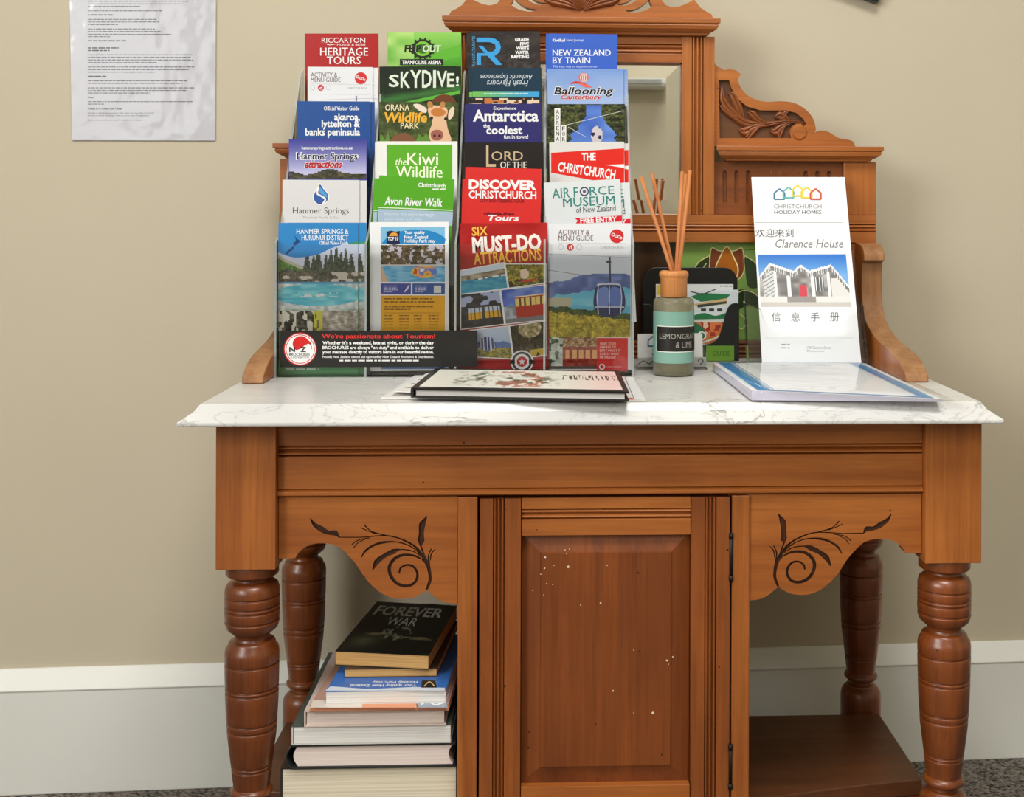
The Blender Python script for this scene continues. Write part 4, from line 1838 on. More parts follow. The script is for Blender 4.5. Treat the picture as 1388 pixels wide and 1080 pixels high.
def d_hhur(s):
    s.pic(377.5, 331, 485, 421, pool_scene, 1.3)
    top = [(377.5, 302), (485, 302), (485, 327)]+smooth_path([(485, 327), (455, 334), (430, 345), (405, 349), (390, 347), (377.5, 342)], 4)[1:]
    s.poly(list(reversed(top)), (44, 132, 198))
    s.text('HANMER SPRINGS &', 402, 310, 472.5, 317, W, bold=.012)
    s.text('HURUNUI DISTRICT', 409, 318.5, 472.5, 325.5, W, bold=.012)
    s.text('Official Visitor Guide', 433, 327, 472, 331.5, W, bold=.015)
    s.poly(smooth_path([(399, 319), (402, 323), (407, 327), (403, 330), (400, 333), (397, 330), (401, 326)], 3, True), (22, 64, 120))
    s.poly(smooth_path([(397, 334), (398, 337), (393, 341), (389, 345), (387, 343), (391, 339)], 3, True), (22, 64, 120))
    s.pic(377.5, 421.5, 485, 448, chairs_strip, 1.5)
    s.rect(377.5, 489, 485, 511, (66, 150, 84))
    s.greek(388, 499, 432, 1, 3, 2.4, (206, 226, 208), 5, 1.0)


o = brochure((377.5, 302.5), (485, 302), 0, (66, 150, 84), 'blue-topped brochure with pool and pine trees, front row of the leftmost rack column', d_hhur)
second(o, 11, -.3, 'second blue-topped pool brochure showing at the right behind its twin, front row')


# --- column 2
def d_flip(s):
    s.pic(525.5, 44, 625, 92, lambda u, v: mixc(mixc((146, 206, 96), (66, 150, 36), v), (206, 232, 150), vnoise(u*5, v*4, 3) if u < .35 else 0), 1.6)
    s.poly([(540, 88), (625, 60), (625, 76), (560, 92)], (96, 178, 54))
    for k in range(14):
        a = 2*math.pi*k/14
        s.poly([(573+17*math.cos(a+t)*(1 if t_ else .8), 66-15*math.sin(a+t)*(1 if t_ else .8)) for t, t_ in ((-.12, 0), (-.08, 1), (.08, 1), (.12, 0))], (34, 44, 30))
    s.disc(573, 66, 14.5, (30, 38, 26), ry=13)
    s.disc(573, 66, 11, (124, 196, 60), ry=10)
    s.disc(573, 66, 8, (62, 110, 40), ry=7)
    s.text('FLIP', 548, 61, 571, 71, (24, 28, 22), bold=.04, italic=.1)
    s.text('OUT', 573, 61, 598, 71, (206, 226, 190), bold=.03, italic=.1)
    s.rect(542, 80, 601, 88.5, (26, 34, 22))
    s.text('TRAMPOLINE ARENA', 545, 81.7, 598, 87.3, W, bold=.022)


brochure((525, 45), (625, 44), 5, (106, 188, 58), 'lime green brochure with black gear emblem, top of the second rack column from left', d_flip)


def d_sky(s):
    s.pic(520.5, 91, 624.5, 140, lambda u, v: mixc((16, 30, 16), (56, 110, 50), max(0, 1-abs(v-.75+.35*(u-.5))*5)+.2*vnoise(u*5, v*5, 2)), 1.8)
    s.poly([(540, 140), (624, 122), (624, 127), (560, 140)], (92, 176, 60))
    for k, (ch, x0, x1, ya, yb) in enumerate((('S', 527, 541, 101, 118), ('K', 543, 556, 97, 119), ('Y', 556, 571, 95, 119), ('D', 572, 585, 95, 119), ('I', 587, 591, 95, 119), ('V', 592, 606, 96, 118), ('E', 606, 616, 99, 118), ('!', 618, 622, 103, 117))):
        s.text(ch, x0, ya, x1, yb, (222, 232, 216), bold=.02)
    s.poly(smooth_path([(586, 140), (590, 132), (600, 128), (612, 130), (618, 138), (616, 141)], 3, True), (110, 60, 34))


o = brochure((520, 91), (625, 90), 4, (24, 40, 22), 'near-black and green brochure with tall white capitals, second from top of the second column', d_sky)
second(o, -6, -1, 'dark green brochure edge showing at the left behind the one with tall white capitals')


def d_orana(s):
    s.pic(514.5, 138.5, 620.5, 193, lambda u, v: trees(u, v, (44, 56, 26), (86, 100, 50), 6, 3, 30), 2)
    s.poly(smooth_path([(528, 193), (534, 184), (548, 180), (560, 186), (566, 193)], 4), (128, 84, 56))
    s.poly([(514.5, 193), (516, 180), (522, 190), (526, 178), (529, 193)], (96, 140, 54))
    s.poly([(563, 193), (568, 181), (573, 187), (578, 180), (584, 193)], (96, 140, 54))
    s.poly(smooth_path([(580, 148), (584, 143), (592, 143), (601, 144), (607, 150), (605, 160), (607, 175), (612, 190), (604, 193), (590, 193), (583, 190), (582, 178), (586, 166), (582, 158)], 3, True), (226, 186, 150))
    s.poly(smooth_path([(560, 142), (568, 141), (578, 147), (577, 153), (568, 150)], 3, True), (230, 216, 200))
    s.poly(smooth_path([(608, 152), (613, 145), (616, 147), (614, 158), (608, 162)], 3, True), (230, 206, 184))
    s.poly(smooth_path([(580, 145), (580, 138), (585, 138), (587, 145)], 3, True), (184, 130, 76))
    s.poly(smooth_path([(596, 145), (598, 138), (603, 139), (602, 146)], 3, True), (184, 130, 76))
    s.poly(smooth_path([(584, 150), (594, 146), (604, 151), (600, 157), (588, 157)], 3, True), (196, 122, 60))
    s.disc(585, 160, 2.1, (40, 24, 20))
    s.disc(604, 161, 2.1, (40, 24, 20))
    s.poly(smooth_path([(584, 180), (590, 176), (598, 177), (601, 184), (596, 190), (586, 189)], 3, True), (160, 96, 84))
    s.disc(589, 184, 1.7, (50, 26, 26))
    s.disc(596, 184, 1.7, (50, 26, 26))
    s.text('ORANA', 522, 141.5, 555, 150, (236, 222, 180), bold=.012)
    s.text('Wildlife', 521, 152, 579, 166, (236, 176, 54), bold=.03, italic=.12)
    s.text('PARK', 543, 166.5, 568, 174.5, (236, 222, 180), bold=.012)


brochure((514, 138), (621, 138.5), 3, (56, 70, 34), 'dark olive brochure with a giraffe face, third from top of the second column', d_orana)


def d_kiwi(s):
    s.rect(524, 196, 613, 248, (92, 172, 38))
    s.text('the', 536, 214, 551, 224, (236, 246, 210), italic=.25, bold=.006)
    s.text('Kiwi', 552, 207, 594, 224, (240, 250, 220), bold=.008)
    s.text('Wildlife', 537, 225, 600, 241, (240, 250, 220), bold=.008)


o = brochure((511, 191.5), (620, 191.5), 2, (234, 236, 232), 'white brochure with large green square, fourth from top of the second column', d_kiwi)
second(o, -3, .8, 'white leaflet edge behind the one with the green square, second column')


def d_avon(s):
    s.poly([(513, 283), (614, 287), (613, 306), (512, 306)], (168, 190, 212))
    s.line([(512, 281), (614, 285)], 1.2, (226, 240, 214))
    s.text('Christchurch', 567, 248, 604, 254, W, bold=.02, rot=2)
    s.greek(586, 255.5, 604, 1, 3, 1.4, W, 2, 1.0)
    s.text('Avon River Walk', 521, 267.5, 600, 279, W, bold=.025, italic=.2, rot=1.5)
    s.text("Explore the city's heritage", 521, 288, 588, 294, (214, 226, 238), italic=.2, rot=1)
    s.greek(521, 296.5, 572, 1, 3, 2.0, (190, 206, 224), 2, 1.0)


o = brochure((514, 237.5), (616, 243), 1, (84, 166, 34), 'green brochure with pale blue band, tilted, fifth from top of the second column', d_avon)
second(o, -7, 4, 'green leaflet edge showing at the left behind the tilted green brochure')


def d_holiday(s):
    s.rect(516, 307.5, 603, 331, (124, 186, 222))
    s.poly(smooth_path([(517, 330), (530, 318), (556, 311), (584, 313), (602.5, 322), (602.5, 330.5)], 4)+[(517, 330.5)], (34, 132, 196))
    s.poly([(524, 314), (530, 312.5), (536, 314), (542, 313), (541, 322), (542, 330), (535, 332), (528, 331), (524, 329)], (28, 34, 70))
    s.poly(smooth_path([(527, 320), (531, 315.5), (537, 315.5), (540, 320)], 3), (226, 160, 60))
    s.text('TOP 10', 525.5, 321, 540, 326, W, bold=.03)
    s.text('Your quality', 548, 312.5, 576, 318.5, W, bold=.025)
    s.text('New Zealand', 548, 318.8, 580, 323.6, W, bold=.025)
    s.text('Holiday Park stay', 548, 324, 590, 330, W, bold=.025)
    s.pic(516, 332, 603, 382, family_pool, 1.3)
    s.rect(516, 384, 557, 398.5, (62, 72, 158))
    s.rect(559, 384, 603, 398.5, (48, 84, 160))
    s.greek(520, 387, 540, 4, 2.6, 1.1, (190, 196, 226), 6)
    s.greek(563, 387, 580, 4, 2.6, 1.1, (190, 196, 226), 7)
    s.line([(555, 386), (552, 391), (548, 396)], [1, 2.6, 1], (214, 222, 236))
    s.rect(588, 387, 598, 397, (214, 218, 216))
    s.rect(516, 400.5, 603, 486, (228, 168, 26))
    s.greek(521, 404, 594, 2, 4.2, 1.6, (124, 84, 20), 8, .95)
    s.greek(521, 415, 592, 2, 3.4, 1.4, (124, 84, 20), 9, .5)
    s.line([(521, 424), (598, 424)], .5, (140, 96, 20))
    for k in range(5):
        for x, w in ((521, 13), (541, 15), (561, 12), (581, 15)):
            s.greek(x, 427+k*4.2, x+w, 1, 3, 1.3, (124, 84, 20), 20+k*4+x, .9)
    s.rect(516, 489, 603, 500, (52, 120, 196))


brochure((501, 301), (608, 300.5), 0, (232, 235, 238), 'white brochure with orange lower half and pool photo, front row of the second column', d_holiday)


# --- column 3
def d_raft(s):
    s.pic(632.5, 43, 731.5, 92, lambda u, v: jit(mixc((34, 32, 34), (70, 64, 62), vnoise(u*5, v*4, 3)*.8), u*24, v*20, 18 if v > .6 else 6, 5), 2)
    B = (58, 160, 224)
    s.poly([(646, 51), (646, 57), (660, 57), (664, 57), (671, 60), (672, 66), (668, 70), (661, 70), (654, 62), (648, 62), (672, 88), (681, 88), (670, 76), (677, 71), (679, 64), (677, 57), (671, 52.5), (664, 51)], B)
    s.poly([(646, 72), (653, 72), (664, 72), (664, 75.5), (652, 75.5), (652, 88), (646, 88)], B)
    for k, (t, x0) in enumerate((('GRADE', 698), ('FIVE', 705), ('WHITE', 699.5), ('WATER', 698.5), ('RAFTING', 692.5))):
        s.text(t, x0, 51.3+k*5.8, 717, 56+k*5.8, W, bold=.045)
    s.text('RANGITATA RAFTS', 622, 67, 662, 71, (78, 160, 206), bold=.01, rot=-90)


brochure((633, 42.5), (732, 42), 5, (38, 36, 37), 'charcoal brochure with large angular blue letter, top of the third column', d_raft)


def d_auth(s):
    s.text('Fresh Flavours', 660, 109, 716, 117, (206, 218, 224), italic=.25, flip=True)
    s.text('Authentic Experiences', 651, 99, 722, 108, (206, 218, 224), italic=.25, flip=True)
    s.pic(640.5, 123.5, 731, 131, lambda u, v: mixc((120, 190, 84), (66, 164, 214), u*1.2), 3)
    s.greek(656, 126, 716, 1, 3, 1.2, (206, 226, 226), 4, 1.0)
    s.pic(640.5, 133, 731, 142, lambda u, v: [(120, 62, 36), (226, 206, 180), (44, 34, 30), (196, 120, 66)][int(vnoise(u*9, v*2, 5)*3.99)], 2)


o = brochure((640, 92), (734, 92), 4, (22, 54, 74), 'dark teal brochure standing upside down, second from top of the third column', d_auth)
second(o, -4.5, .4, 'teal leaflet edge showing at the left behind the upside-down one')


def d_ant(s):
    s.text('Experience', 669, 144.5, 700, 150, W, bold=.02)
    s.text('Antarctica', 641, 148.5, 730, 165, W, bold=.03)
    s.text('the', 655, 168, 664, 173, W, bold=.025)
    s.text('coolest', 659, 170.5, 708, 182, W, bold=.03)
    s.text('fun in town!', 683, 182.5, 716, 188, W, bold=.025)


o = brochure((635, 140.5), (734.5, 140.5), 3, (46, 44, 108), 'dark purple-blue brochure with bold white title, third from top of the third column', d_ant)
second(o, -5.5, .5, 'purple leaflet edge at the left behind the dark purple-blue brochure')


def d_lord(s):
    s.text('L', 659, 197, 672, 226, (206, 182, 146), bold=.004)
    s.text('ORD', 666, 205, 709, 217.5, (206, 182, 146), bold=.004)
    s.text('OF THE', 678, 219, 714, 228, (226, 220, 210), bold=.012)


brochure((629.5, 193), (736.5, 193), 2, (32, 28, 28), 'black brochure with cream capitals, fourth from top of the third column', d_lord)


def d_disc(s):
    s.text('DISCOVER', 635.5, 243.5, 727, 257, W, bold=.05, rot=.8)
    s.text('CHRISTCHURCH', 635.5, 258.5, 727, 269.5, W, bold=.022, rot=.8)
    s.text('CITY SIGHTSEEING TOUR', 650, 269.5, 711, 274.5, (120, 16, 30), bold=.03, rot=.8)
    s.text('Hassle-free', 655, 287.5, 697, 292, (90, 14, 24), bold=.04, italic=.3, rot=.8)
    s.text('Tours', 661, 291.5, 704, 299.5, W, bold=.035, italic=.2, rot=.8)


o = brochure((631, 226), (734.5, 229), 1, (212, 46, 44), 'bright red brochure with white heading, fifth from top of the third column', d_disc)
second(o, -4, 16, 'red leaflet edge at the left behind the bright red brochure')


def d_six(s):
    s.pic(623.5, 302.5, 741.5, 500, lambda u, v: jit((168, 30, 30), u*5, v*9, 14, 3), 5)
    Y_ = (236, 190, 76)
    s.text('SIX', 639.5, 307, 661, 319.5, Y_, bold=.02, rot=-3)
    s.text('MUST-DO', 640, 318.5, 733.5, 341, (240, 236, 230), bold=.045, rot=-3)
    s.text('ATTRACTIONS', 642, 339, 733.5, 356, Y_, bold=.02, rot=-4)

    def q(a, b, c, d, f):
        s.poly([d, c, b, a], W)
        cx = (a[0]+b[0]+c[0]+d[0])/4
        cy = (a[1]+b[1]+c[1]+d[1])/4
        g = lambda p: (p[0]+(1.3 if p[0] < cx else -1.3), p[1]+(1.3 if p[1] < cy else -1.3))
        s.pic(a[0], a[1], c[0], c[1], f, 1.4, quad=[g(a), g(b), g(c), g(d)])
    q((623.8, 366), (684, 355), (689, 391), (623.8, 400), harbour)
    q((684, 357), (741, 357), (741, 384), (689, 391), punting)
    q((623.8, 398), (678, 393), (684.5, 440), (623.8, 447), buses)
    q((678, 392), (741, 385), (741, 434), (684.5, 440), redtram)
    q((636, 447), (690, 441), (696, 487), (636, 484), cablecar)
    q((690, 441), (741, 434), (741, 482), (696, 487), kiwi_bird)
    s.disc(707.5, 490, 15.5, W)
    s.disc(707.5, 490, 13.5, (60, 56, 58))
    s.disc(707.5, 490, 10.5, W)
    s.disc(707.5, 490, 7, (196, 60, 54))
    s.poly([(692, 488), (698, 487), (698, 493), (690, 493)], (40, 38, 40))
    s.poly([(717, 487), (724, 488), (725, 493), (717, 493)], (40, 38, 40))
    s.poly([(707.5+(5 if k % 2 == 0 else 2.1)*math.sin(math.pi*k/5), 490-(5 if k % 2 == 0 else 2.1)*math.cos(math.pi*k/5)) for k in range(9, -1, -1)], W)


brochure((623, 303), (742, 301.5), 0, (168, 30, 30), 'dark red brochure with six slanted photos, front row of the third column', d_six)


# --- column 4
def d_train(s):
    s.text('KiwiRail', 749, 52.5, 766, 56.5, W, bold=.03)
    s.text('Scenic Journeys', 768, 52.5, 791, 57, W)
    s.text('NEW ZEALAND', 749, 67.5, 828, 75.5, W, bold=.015)
    s.text('BY TRAIN', 749, 77.5, 800, 86, W, bold=.015)
    s.text('The best way to experience our', 749, 88.5, 810, 92.5, (206, 214, 240))


o = brochure((743, 45.5), (837, 46.5), 5, (58, 100, 200), 'royal blue brochure with white heading, top of the rightmost rack column', d_train)
second(o, -3, 0, 'blue leaflet edge at the left behind the royal blue brochure')


def d_ball(s):
    s.pic(742.5, 93.5, 845, 143, lambda u, v: mixc((116, 152, 214), (164, 186, 226), v+.3*vnoise(u*4, v*3, 3)), 4)
    s.disc(791, 105, 7, (206, 120, 112), ry=6.5)
    for dx in (-4.5, -1.5, 1.5, 4.5):
        s.line([(791+dx*.6, 111), (791+dx, 105), (791+dx*.6, 99.5)], .9, (236, 226, 226))
    s.poly(smooth_path([(772, 114), (780, 110), (790, 112), (800, 117), (791, 116), (781, 113)], 3, True), (206, 56, 50))
    s.poly(smooth_path([(783, 112), (792, 114), (803, 118), (792, 118)], 3, True), (226, 110, 90))
    s.text('Ballooning', 750, 117, 832.5, 132, W, bold=.05, italic=.2)
    s.text('Ballooning', 751, 118, 831.5, 131, (26, 24, 30), bold=.02, italic=.2)
    s.text('Canterbury', 760, 127.5, 816, 137, W, bold=.06, italic=.25)
    s.text('Canterbury', 760.5, 128, 815.5, 136.5, (196, 40, 48), bold=.02, italic=.25)


o = brochure((741.5, 93), (840, 93.5), 4, (132, 164, 218), 'pale blue brochure with small red balloon, second from top of the rightmost column', d_ball)
second(o, 6, .2, 'pale blue leaflet edge at the right behind the balloon one')


def d_adren(s):
    s.pic(742.5, 141, 846.5, 195, forest_swing, 1.3)
    s.line([(765, 170), (845, 150)], .7, (206, 210, 206))
    s.line([(770, 172), (795, 186)], .6, (206, 210, 206))
    s.rect(751.5, 146.5, 759.5, 195, (232, 232, 230))
    s.rect(760.5, 169.5, 767.5, 195, (232, 232, 230))
    for k, ch in enumerate('ADRENA'):
        s.text(ch, 753.5, 149+k*7.4, 758, 154+k*7.4, BLACK, bold=.01)
    for k, ch in enumerate('FOR'):
        s.text(ch, 762, 171.5+k*7.4, 766, 176.5+k*7.4, BLACK, bold=.01)


brochure((742, 141), (847, 141), 3, (40, 46, 34), 'forest photo brochure with vertical white lettering strips, third from top of the rightmost column', d_adren)


def d_chch(s):
    R_ = (222, 42, 34)
    s.poly([(747, 234), (846, 252), (846, 201), (747, 207)], R_)
    s.poly([(821, 223.5), (846, 227.5), (846, 222.5)], W)
    s.text('THE', 788.5, 207, 807.5, 217.5, W, bold=.035, rot=-1)
    s.text('CHRISTCHURCH', 756, 224.5, 834.5, 238, W, bold=.03, rot=8)


o = brochure((744.5, 193), (846, 192), 2, (218, 218, 216), 'white brochure with slanted red band, fourth from top of the rightmost column', d_chch)
second(o, 6, 2, 'red and white leaflet edge at the right behind the slanted red band one')


def d_air(s):
    T_ = (48, 132, 124)
    s.text('AIR F', 748.5, 254.5, 783.5, 268, T_, bold=.008, rot=-3)
    s.text('RCE', 799, 252.5, 832.5, 264, T_, bold=.008, rot=-3)
    s.ring(792, 259.5, 6.2, 1.6, (44, 40, 84))
    s.disc(792, 259.5, 2.2, (96, 84, 120))
    s.text('MUSEUM', 763, 266.5, 833.5, 279, T_, bold=.008, rot=-3)
    s.text('of New Zealand', 781, 279, 834.5, 287, (72, 78, 84), rot=-3)
    s.poly([(780, 303.5), (843, 300), (843, 292), (779, 295.5), (783, 299)], (214, 32, 48))
    s.text('FREE ENTRY', 786.5, 294, 836, 301.5, W, bold=.03, rot=-2.5)


o = brochure((737, 247.5), (840.5, 242.5), 1, (216, 223, 226), 'white brochure tilted anticlockwise with teal title and red ribbon, rightmost column', d_air)
second(o, 13, 4.5, 'white leaflet edge with red ribbon tip at the right behind the tilted teal-titled one')


def d_act6(s):
    activity_head(s, 744, 302, 1.0)
    s.pic(744.5, 346, 854.5, 457, gondola, 1.3)
    s.line([(744.5, 366), (854.5, 383)], .6, (90, 96, 110))
    s.line([(744.5, 344), (854.5, 349)], .5, (150, 150, 160))
    D = (38, 48, 96)
    s.line([(826.5, 348), (827, 382)], 2.2, (50, 56, 80))
    s.poly([(821, 354), (827, 352), (829, 356), (823, 357)], (50, 56, 80))
    s.poly([(811, 384), (839, 384), (842, 387), (808, 387)], (206, 214, 230))
    s.poly(smooth_path([(809, 388), (826, 386), (842, 388), (847, 402), (847, 416), (840, 426), (826, 430), (812, 426), (805, 416), (805, 402)], 4, True), D)
    s.poly(smooth_path([(812, 391), (824, 390), (824, 414), (810, 414), (809, 402)], 3, True), (116, 140, 206))
    s.poly(smooth_path([(828, 390), (840, 391), (843, 402), (842, 414), (828, 414)], 3, True), (96, 124, 196))
    for x in (811, 826, 841):
        s.line([(x, 388), (x+(x-826)*.12, 402), (x, 426)], 1.3, (206, 214, 232))
    s.line([(806, 416), (846, 416)], 1.4, (206, 214, 232))
    s.pic(744.5, 457, 809, 500, tramstreet, 1.3)
    s.rect(809, 458, 851, 503, (216, 44, 42))
    for k, t in enumerate(('WHAT TO DO', '/ WHERE TO', 'EAT / WHAT IT', 'COSTS / WHAT', 'WE THOUGHT')):
        s.text(t, 813, 464+k*4.6, 813+len(t)*2.2, 467.4+k*4.6, (244, 206, 196), bold=.015)
    s.ring(816, 497, 4, 1.4, W)
    s.text('CHRISTCHURCH', 822, 496, 842, 498, (240, 196, 190))


o = brochure((748, 303), (855, 302.5), 0, (226, 229, 234), 'white-topped brochure with blue cable car photo, front row of the rightmost column', d_act6)
second(o, -4.5, .3, 'white leaflet edge at the left behind the cable car brochure')

# ------------------------------------------------------------------ reed diffuser
bc = ptz(916, 511.5, MT)
bx0, by0 = bc.x-.0003, bc.y+.026
zq = lambda py: Z(py, by0-.004, 916)
DF = empty('reed_diffuser', (bx0, by0, MT), 'frosted glass reed diffuser bottle with pale wooden collar and black label', 'reed diffuser')
gm, gnt, gout = new_mat('frosted_glass')
gb = N(gnt, 'BsdfPrincipled')
gb.inputs['Base Color'].default_value = lin((200, 196, 168))
gb.inputs['Roughness'].default_value = 0.22
gb.inputs['Transmission Weight'].default_value = 0.78
gb.inputs['IOR'].default_value = 1.3
gnt.links.new(gb.outputs[0], gout.inputs['Surface'])
M['frost'] = gm
M['liquid'] = plain('olive_liquid', (150, 134, 70), 0.15, var=0.05, trans=0.2)
mb = MB()
R0 = .0262
zs = zq(403)
mb.lathe([(R0*.9, MT+.0008), (R0, MT+.003), (R0, zs-.0065), (R0*.97, zs-.003), (R0*.86, zs-.0008), (R0*.70, zs), (.0145, zs), (.0145, zs-.003), (R0*.66, zs-.004), (R0-.003, zs-.010), (R0-.0028, MT+.006), (.004, MT+.005)], bx0, by0, 48)
mb.build('bottle', M['frost'], DF)
mb = MB()
mb.lathe([(R0*.87, MT+.0056), (R0-.0032, MT+.008), (R0-.0032, zq(494)), (.001, zq(494)+.0002)], bx0, by0, 40)
mb.build('liquid', M['liquid'], DF)


def wrap(x, zz, l, r):
    a = x
    return Vector((bx0+(r+l)*math.sin(a), by0-(r+l)*math.cos(a), zz))


sh = Sheet(lambda a, zz, l: wrap(a, zz, l*1.5, R0+.0003))


def band(a0, a1, z0, z1, rgb, n=40):
    vs, fs = [], []
    for k in range(n+1):
        a = a0+(a1-a0)*k/n
        vs += [sh.fn(a, z0, sh.layer*sh.EPS), sh.fn(a, z1, sh.layer*sh.EPS)]
    for k in range(n):
        fs.append((2*k, 2*k+2, 2*k+3, 2*k+1))
    sh.add(vs, fs, lin(rgb))
    sh.layer += 1


band(-1.5, 1.5, zq(490), zq(421), (122, 164, 150))
band(-1.05, 1.5, zq(475), zq(440), (232, 234, 226))
band(-1.02, 1.5, zq(474), zq(441), (30, 29, 28))
r_ = .0001


def curved_text(s, a0, a1, p0, p1, rgb):
    vs, fs = text_shape(s, 0.0)
    sh.add([sh.fn(a0+(a1-a0)*u, zq(p0+(p1-p0)*v), sh.layer*sh.EPS) for u, v in vs], fs, lin(rgb))
    sh.layer += 1


curved_text('LEMONGRASS', -.82, 1.25, 450, 457, (156, 154, 146))
curved_text('& LIME', 0.0, .92, 461, 469, (156, 154, 146))
sh.build('label', M['print'], DF)
mb = MB()
zt0, zt1 = zs+.0006, zq(367)
rc = .0172
mb.lathe([(rc-.0008, zt0), (rc, zt0+.001), (rc, zt1-.0105), (rc+.0006, zt1-.0095), (rc-.0002, zt1-.0085), (rc+.0014, zt1-.0075), (rc+.0018, zt1-.004), (rc+.001, zt1-.0015), (rc-.001, zt1), (.0075, zt1), (.0075, zt0+.002), (.0005, zt0+.0015)], bx0, by0, 40)
mb.build('collar', M['pale'], DF)
for (px, py, bxp, dy, lab) in ((869, 240, 910, .012, 'rattan diffuser reed leaning furthest left out of the bottle'), (883.5, 234, 912.5, .034, 'rattan diffuser reed second from left in the bottle'),
                               (925, 232, 916.5, .000, 'rattan diffuser reed third from left, nearly upright in the bottle'), (929.5, 236, 918.5, .030, 'rattan diffuser reed fourth from left, behind the rightmost one'), (935.5, 231, 920.5, -.004, 'rattan diffuser reed leaning furthest right out of the bottle')):
    top = pt(px, py, by0+dy)
    low = pt(bxp, 366, by0+dy*.25)
    d = (top-low).normalized()
    st = low-d*.02
    mb = MB()
    mb.tube([st, low, top], .0025, 10)
    tag(mb.build('diffuser_reed', M['reed']), lab, 'reed', 'diffuser reeds in the bottle')


# ------------------------------------------------------------------ pictures on a slanted plane
class Plane3:
    def __init__(self, o, u, w):
        self.o, self.u, self.w = Vector(o), Vector(u).normalized(), Vector(w).normalized()
        self.n = self.u.cross(self.w).normalized()
        if self.n.y > 0:
            self.n = -self.n

    def hit(self, px, py, l=0):
        d = ray(px, py)
        c = Vector((0, 0, ZC))
        t = (self.o-c).dot(self.n)/d.dot(self.n)
        return c+d*t+self.n*l

    def at(self, u, w, n=0):
        return self.o+self.u*u+self.w*w+self.n*n


# white folded leaflet leaning in its own acrylic stand
lo = pt(1100, 491, 1.664)
hi = pt(1081.5, 240, 1.755)
PLN = Plane3(lo, (1, 0, 0), (0, hi.y-lo.y, hi.z-lo.z))


def slab(sh, P, corners, t, rgb, edge=None):
    """sheet block with its printed face on plane P through four photo corners (tl tr br bl)"""
    c = [P.hit(*q) for q in corners]
    vs = c+[p-P.n*t for p in c]
    sh.add(vs, [(3, 2, 1, 0)], lin(rgb))
    sh.add(vs, [(4, 5, 6, 7), (0, 1, 5, 4), (1, 2, 6, 5), (2, 3, 7, 6), (3, 0, 4, 7)], lin(edge or rgb))


sh = Sheet(lambda x, y, l: PLN.hit(x, y, l))
slab(sh, PLN, [(1018.5, 240), (1145, 240), (1167.5, 491.5), (1033, 491.5)], .0012, (236, 239, 243))
hc = [(36, 110, 150), (86, 176, 170), (226, 206, 60), (230, 206, 40), (206, 70, 40)]


def house_logo(s, cx, by, k, cols, w=1.6):
    for j, (dx, up) in enumerate(((-24, 0), (-12, 2), (0, 4.5), (12, 2), (24, 0))):
        x0, x1 = cx+(dx-7)*k, cx+(dx+7)*k
        b = by-up*k
        pts = [(x0, b-8*k), (cx+dx*k, b-14*k), (x1, b-8*k), (x1, b), (x0, b), (x0, b-8*k), (cx+dx*k, b-14*k)]
        for a, b2 in zip(pts[:5], pts[1:6]):
            s.line([a, b2], w*k, cols[j])


house_logo(sh, 1081, 270, 1.02, hc, 2.0)
sh.text('CHRISTCHURCH', 1049, 277, 1113.5, 282.5, (104, 108, 112))
sh.text('HOLIDAY HOMES', 1049.5, 285, 1113.5, 290, (84, 90, 98), bold=.02)
sh.line([(1024, 301.5), (1142, 301.5)], .7, (160, 162, 166))
sh.text('\u6b22\u8fce\u6765\u5230', 1024, 310, 1075.5, 321.5, (66, 66, 70))
sh.text('Clarence House', 1051, 324, 1143, 336, (112, 112, 116), italic=.22)
sh.pic(1027, 345, 1153.5, 416, house_photo, 1.3, quad=[(1027, 345), (1146.5, 344.5), (1153.5, 416), (1031.5, 416)])
for k, ch in enumerate('\u4fe1\u606f\u624b\u518c'):
    x0 = 1046+k*26.4
    sh.text(ch, x0, 423.5, x0+12, 435.5, (88, 88, 92))
sh.line([(1036, 458), (1158, 458)], .6, (206, 208, 212))
sh.greek(1059, 466, 1072, 2, 4.6, 1.6, (150, 152, 156), 3, .9)
sh.text('198 Clarence Street', 1094, 469, 1127, 473, (150, 152, 156))
sh.text('Riccarton', 1094, 474, 1117, 477, (150, 152, 156))
tag(sh.build('leaflet', M['print']), 'white folded leaflet with house photo leaning in the small acrylic stand', 'leaflet')
HD = empty('leaflet_stand', (lo.x, lo.y, MT), 'small clear acrylic leaflet stand holding the white house leaflet', 'leaflet stand')
hl, hr_ = PLN.hit(1012, 491).x-lo.x, PLN.hit(1173, 491).x-lo.x
Hh = (PLN.hit(1100, 418)-lo).length
mb = MB()
fr_ = [(hl, -.004), (hr_, -.004), (hr_, Hh), (hr_-.014, Hh)]+[(hr_-.014-.012*math.sin(a), Hh-.030-.012+.012*math.cos(a)+.0) for a in (0.0,)]
cut = smooth_path([(hr_-.012, Hh), (hr_-.020, Hh-.006), (hr_-.024, Hh-.020), (hr_-.030, Hh-.032), (hr_-.042, Hh-.036)], 4)
cutl = [(hl+hr_-x, z) for x, z in reversed(cut)]
prof = [(hl, -.004), (hr_, -.004), (hr_, Hh)]+cut+cutl+[(hl, Hh)]
mb.prism(prof, lambda u, v, w: PLN.at(u, v, w), .014, .0156)
mb.build('front_lip', M['glass'], HD)
for u in (hl, hr_-.0018):
    mb = MB()
    pr = [(-.004, .0138), (Hh, .0138), (Hh+.012, -.0035), (-.004, -.0035)]
    mb.prism(pr, lambda a, b, w: PLN.at(w, a, b), u, u+.0018)
    mb.build('side_panel', M['glass'], HD)
mb = MB()
mb.prism([(hl+.002, -.004), (hr_-.002, -.004), (hr_-.002, .16), (hl+.002, .16)], lambda u, v, w: PLN.at(u, v, w), -.0035, -.0018)
mb.build('back_panel', M['glass'], HD)
mb = MB()
p_ = PLN.at(0, -.0045, 0)
mb.box(lo.x+hl, lo.x+hr_, lo.y-.008, lo.y+.060, MT+.0005, MT+.0022)
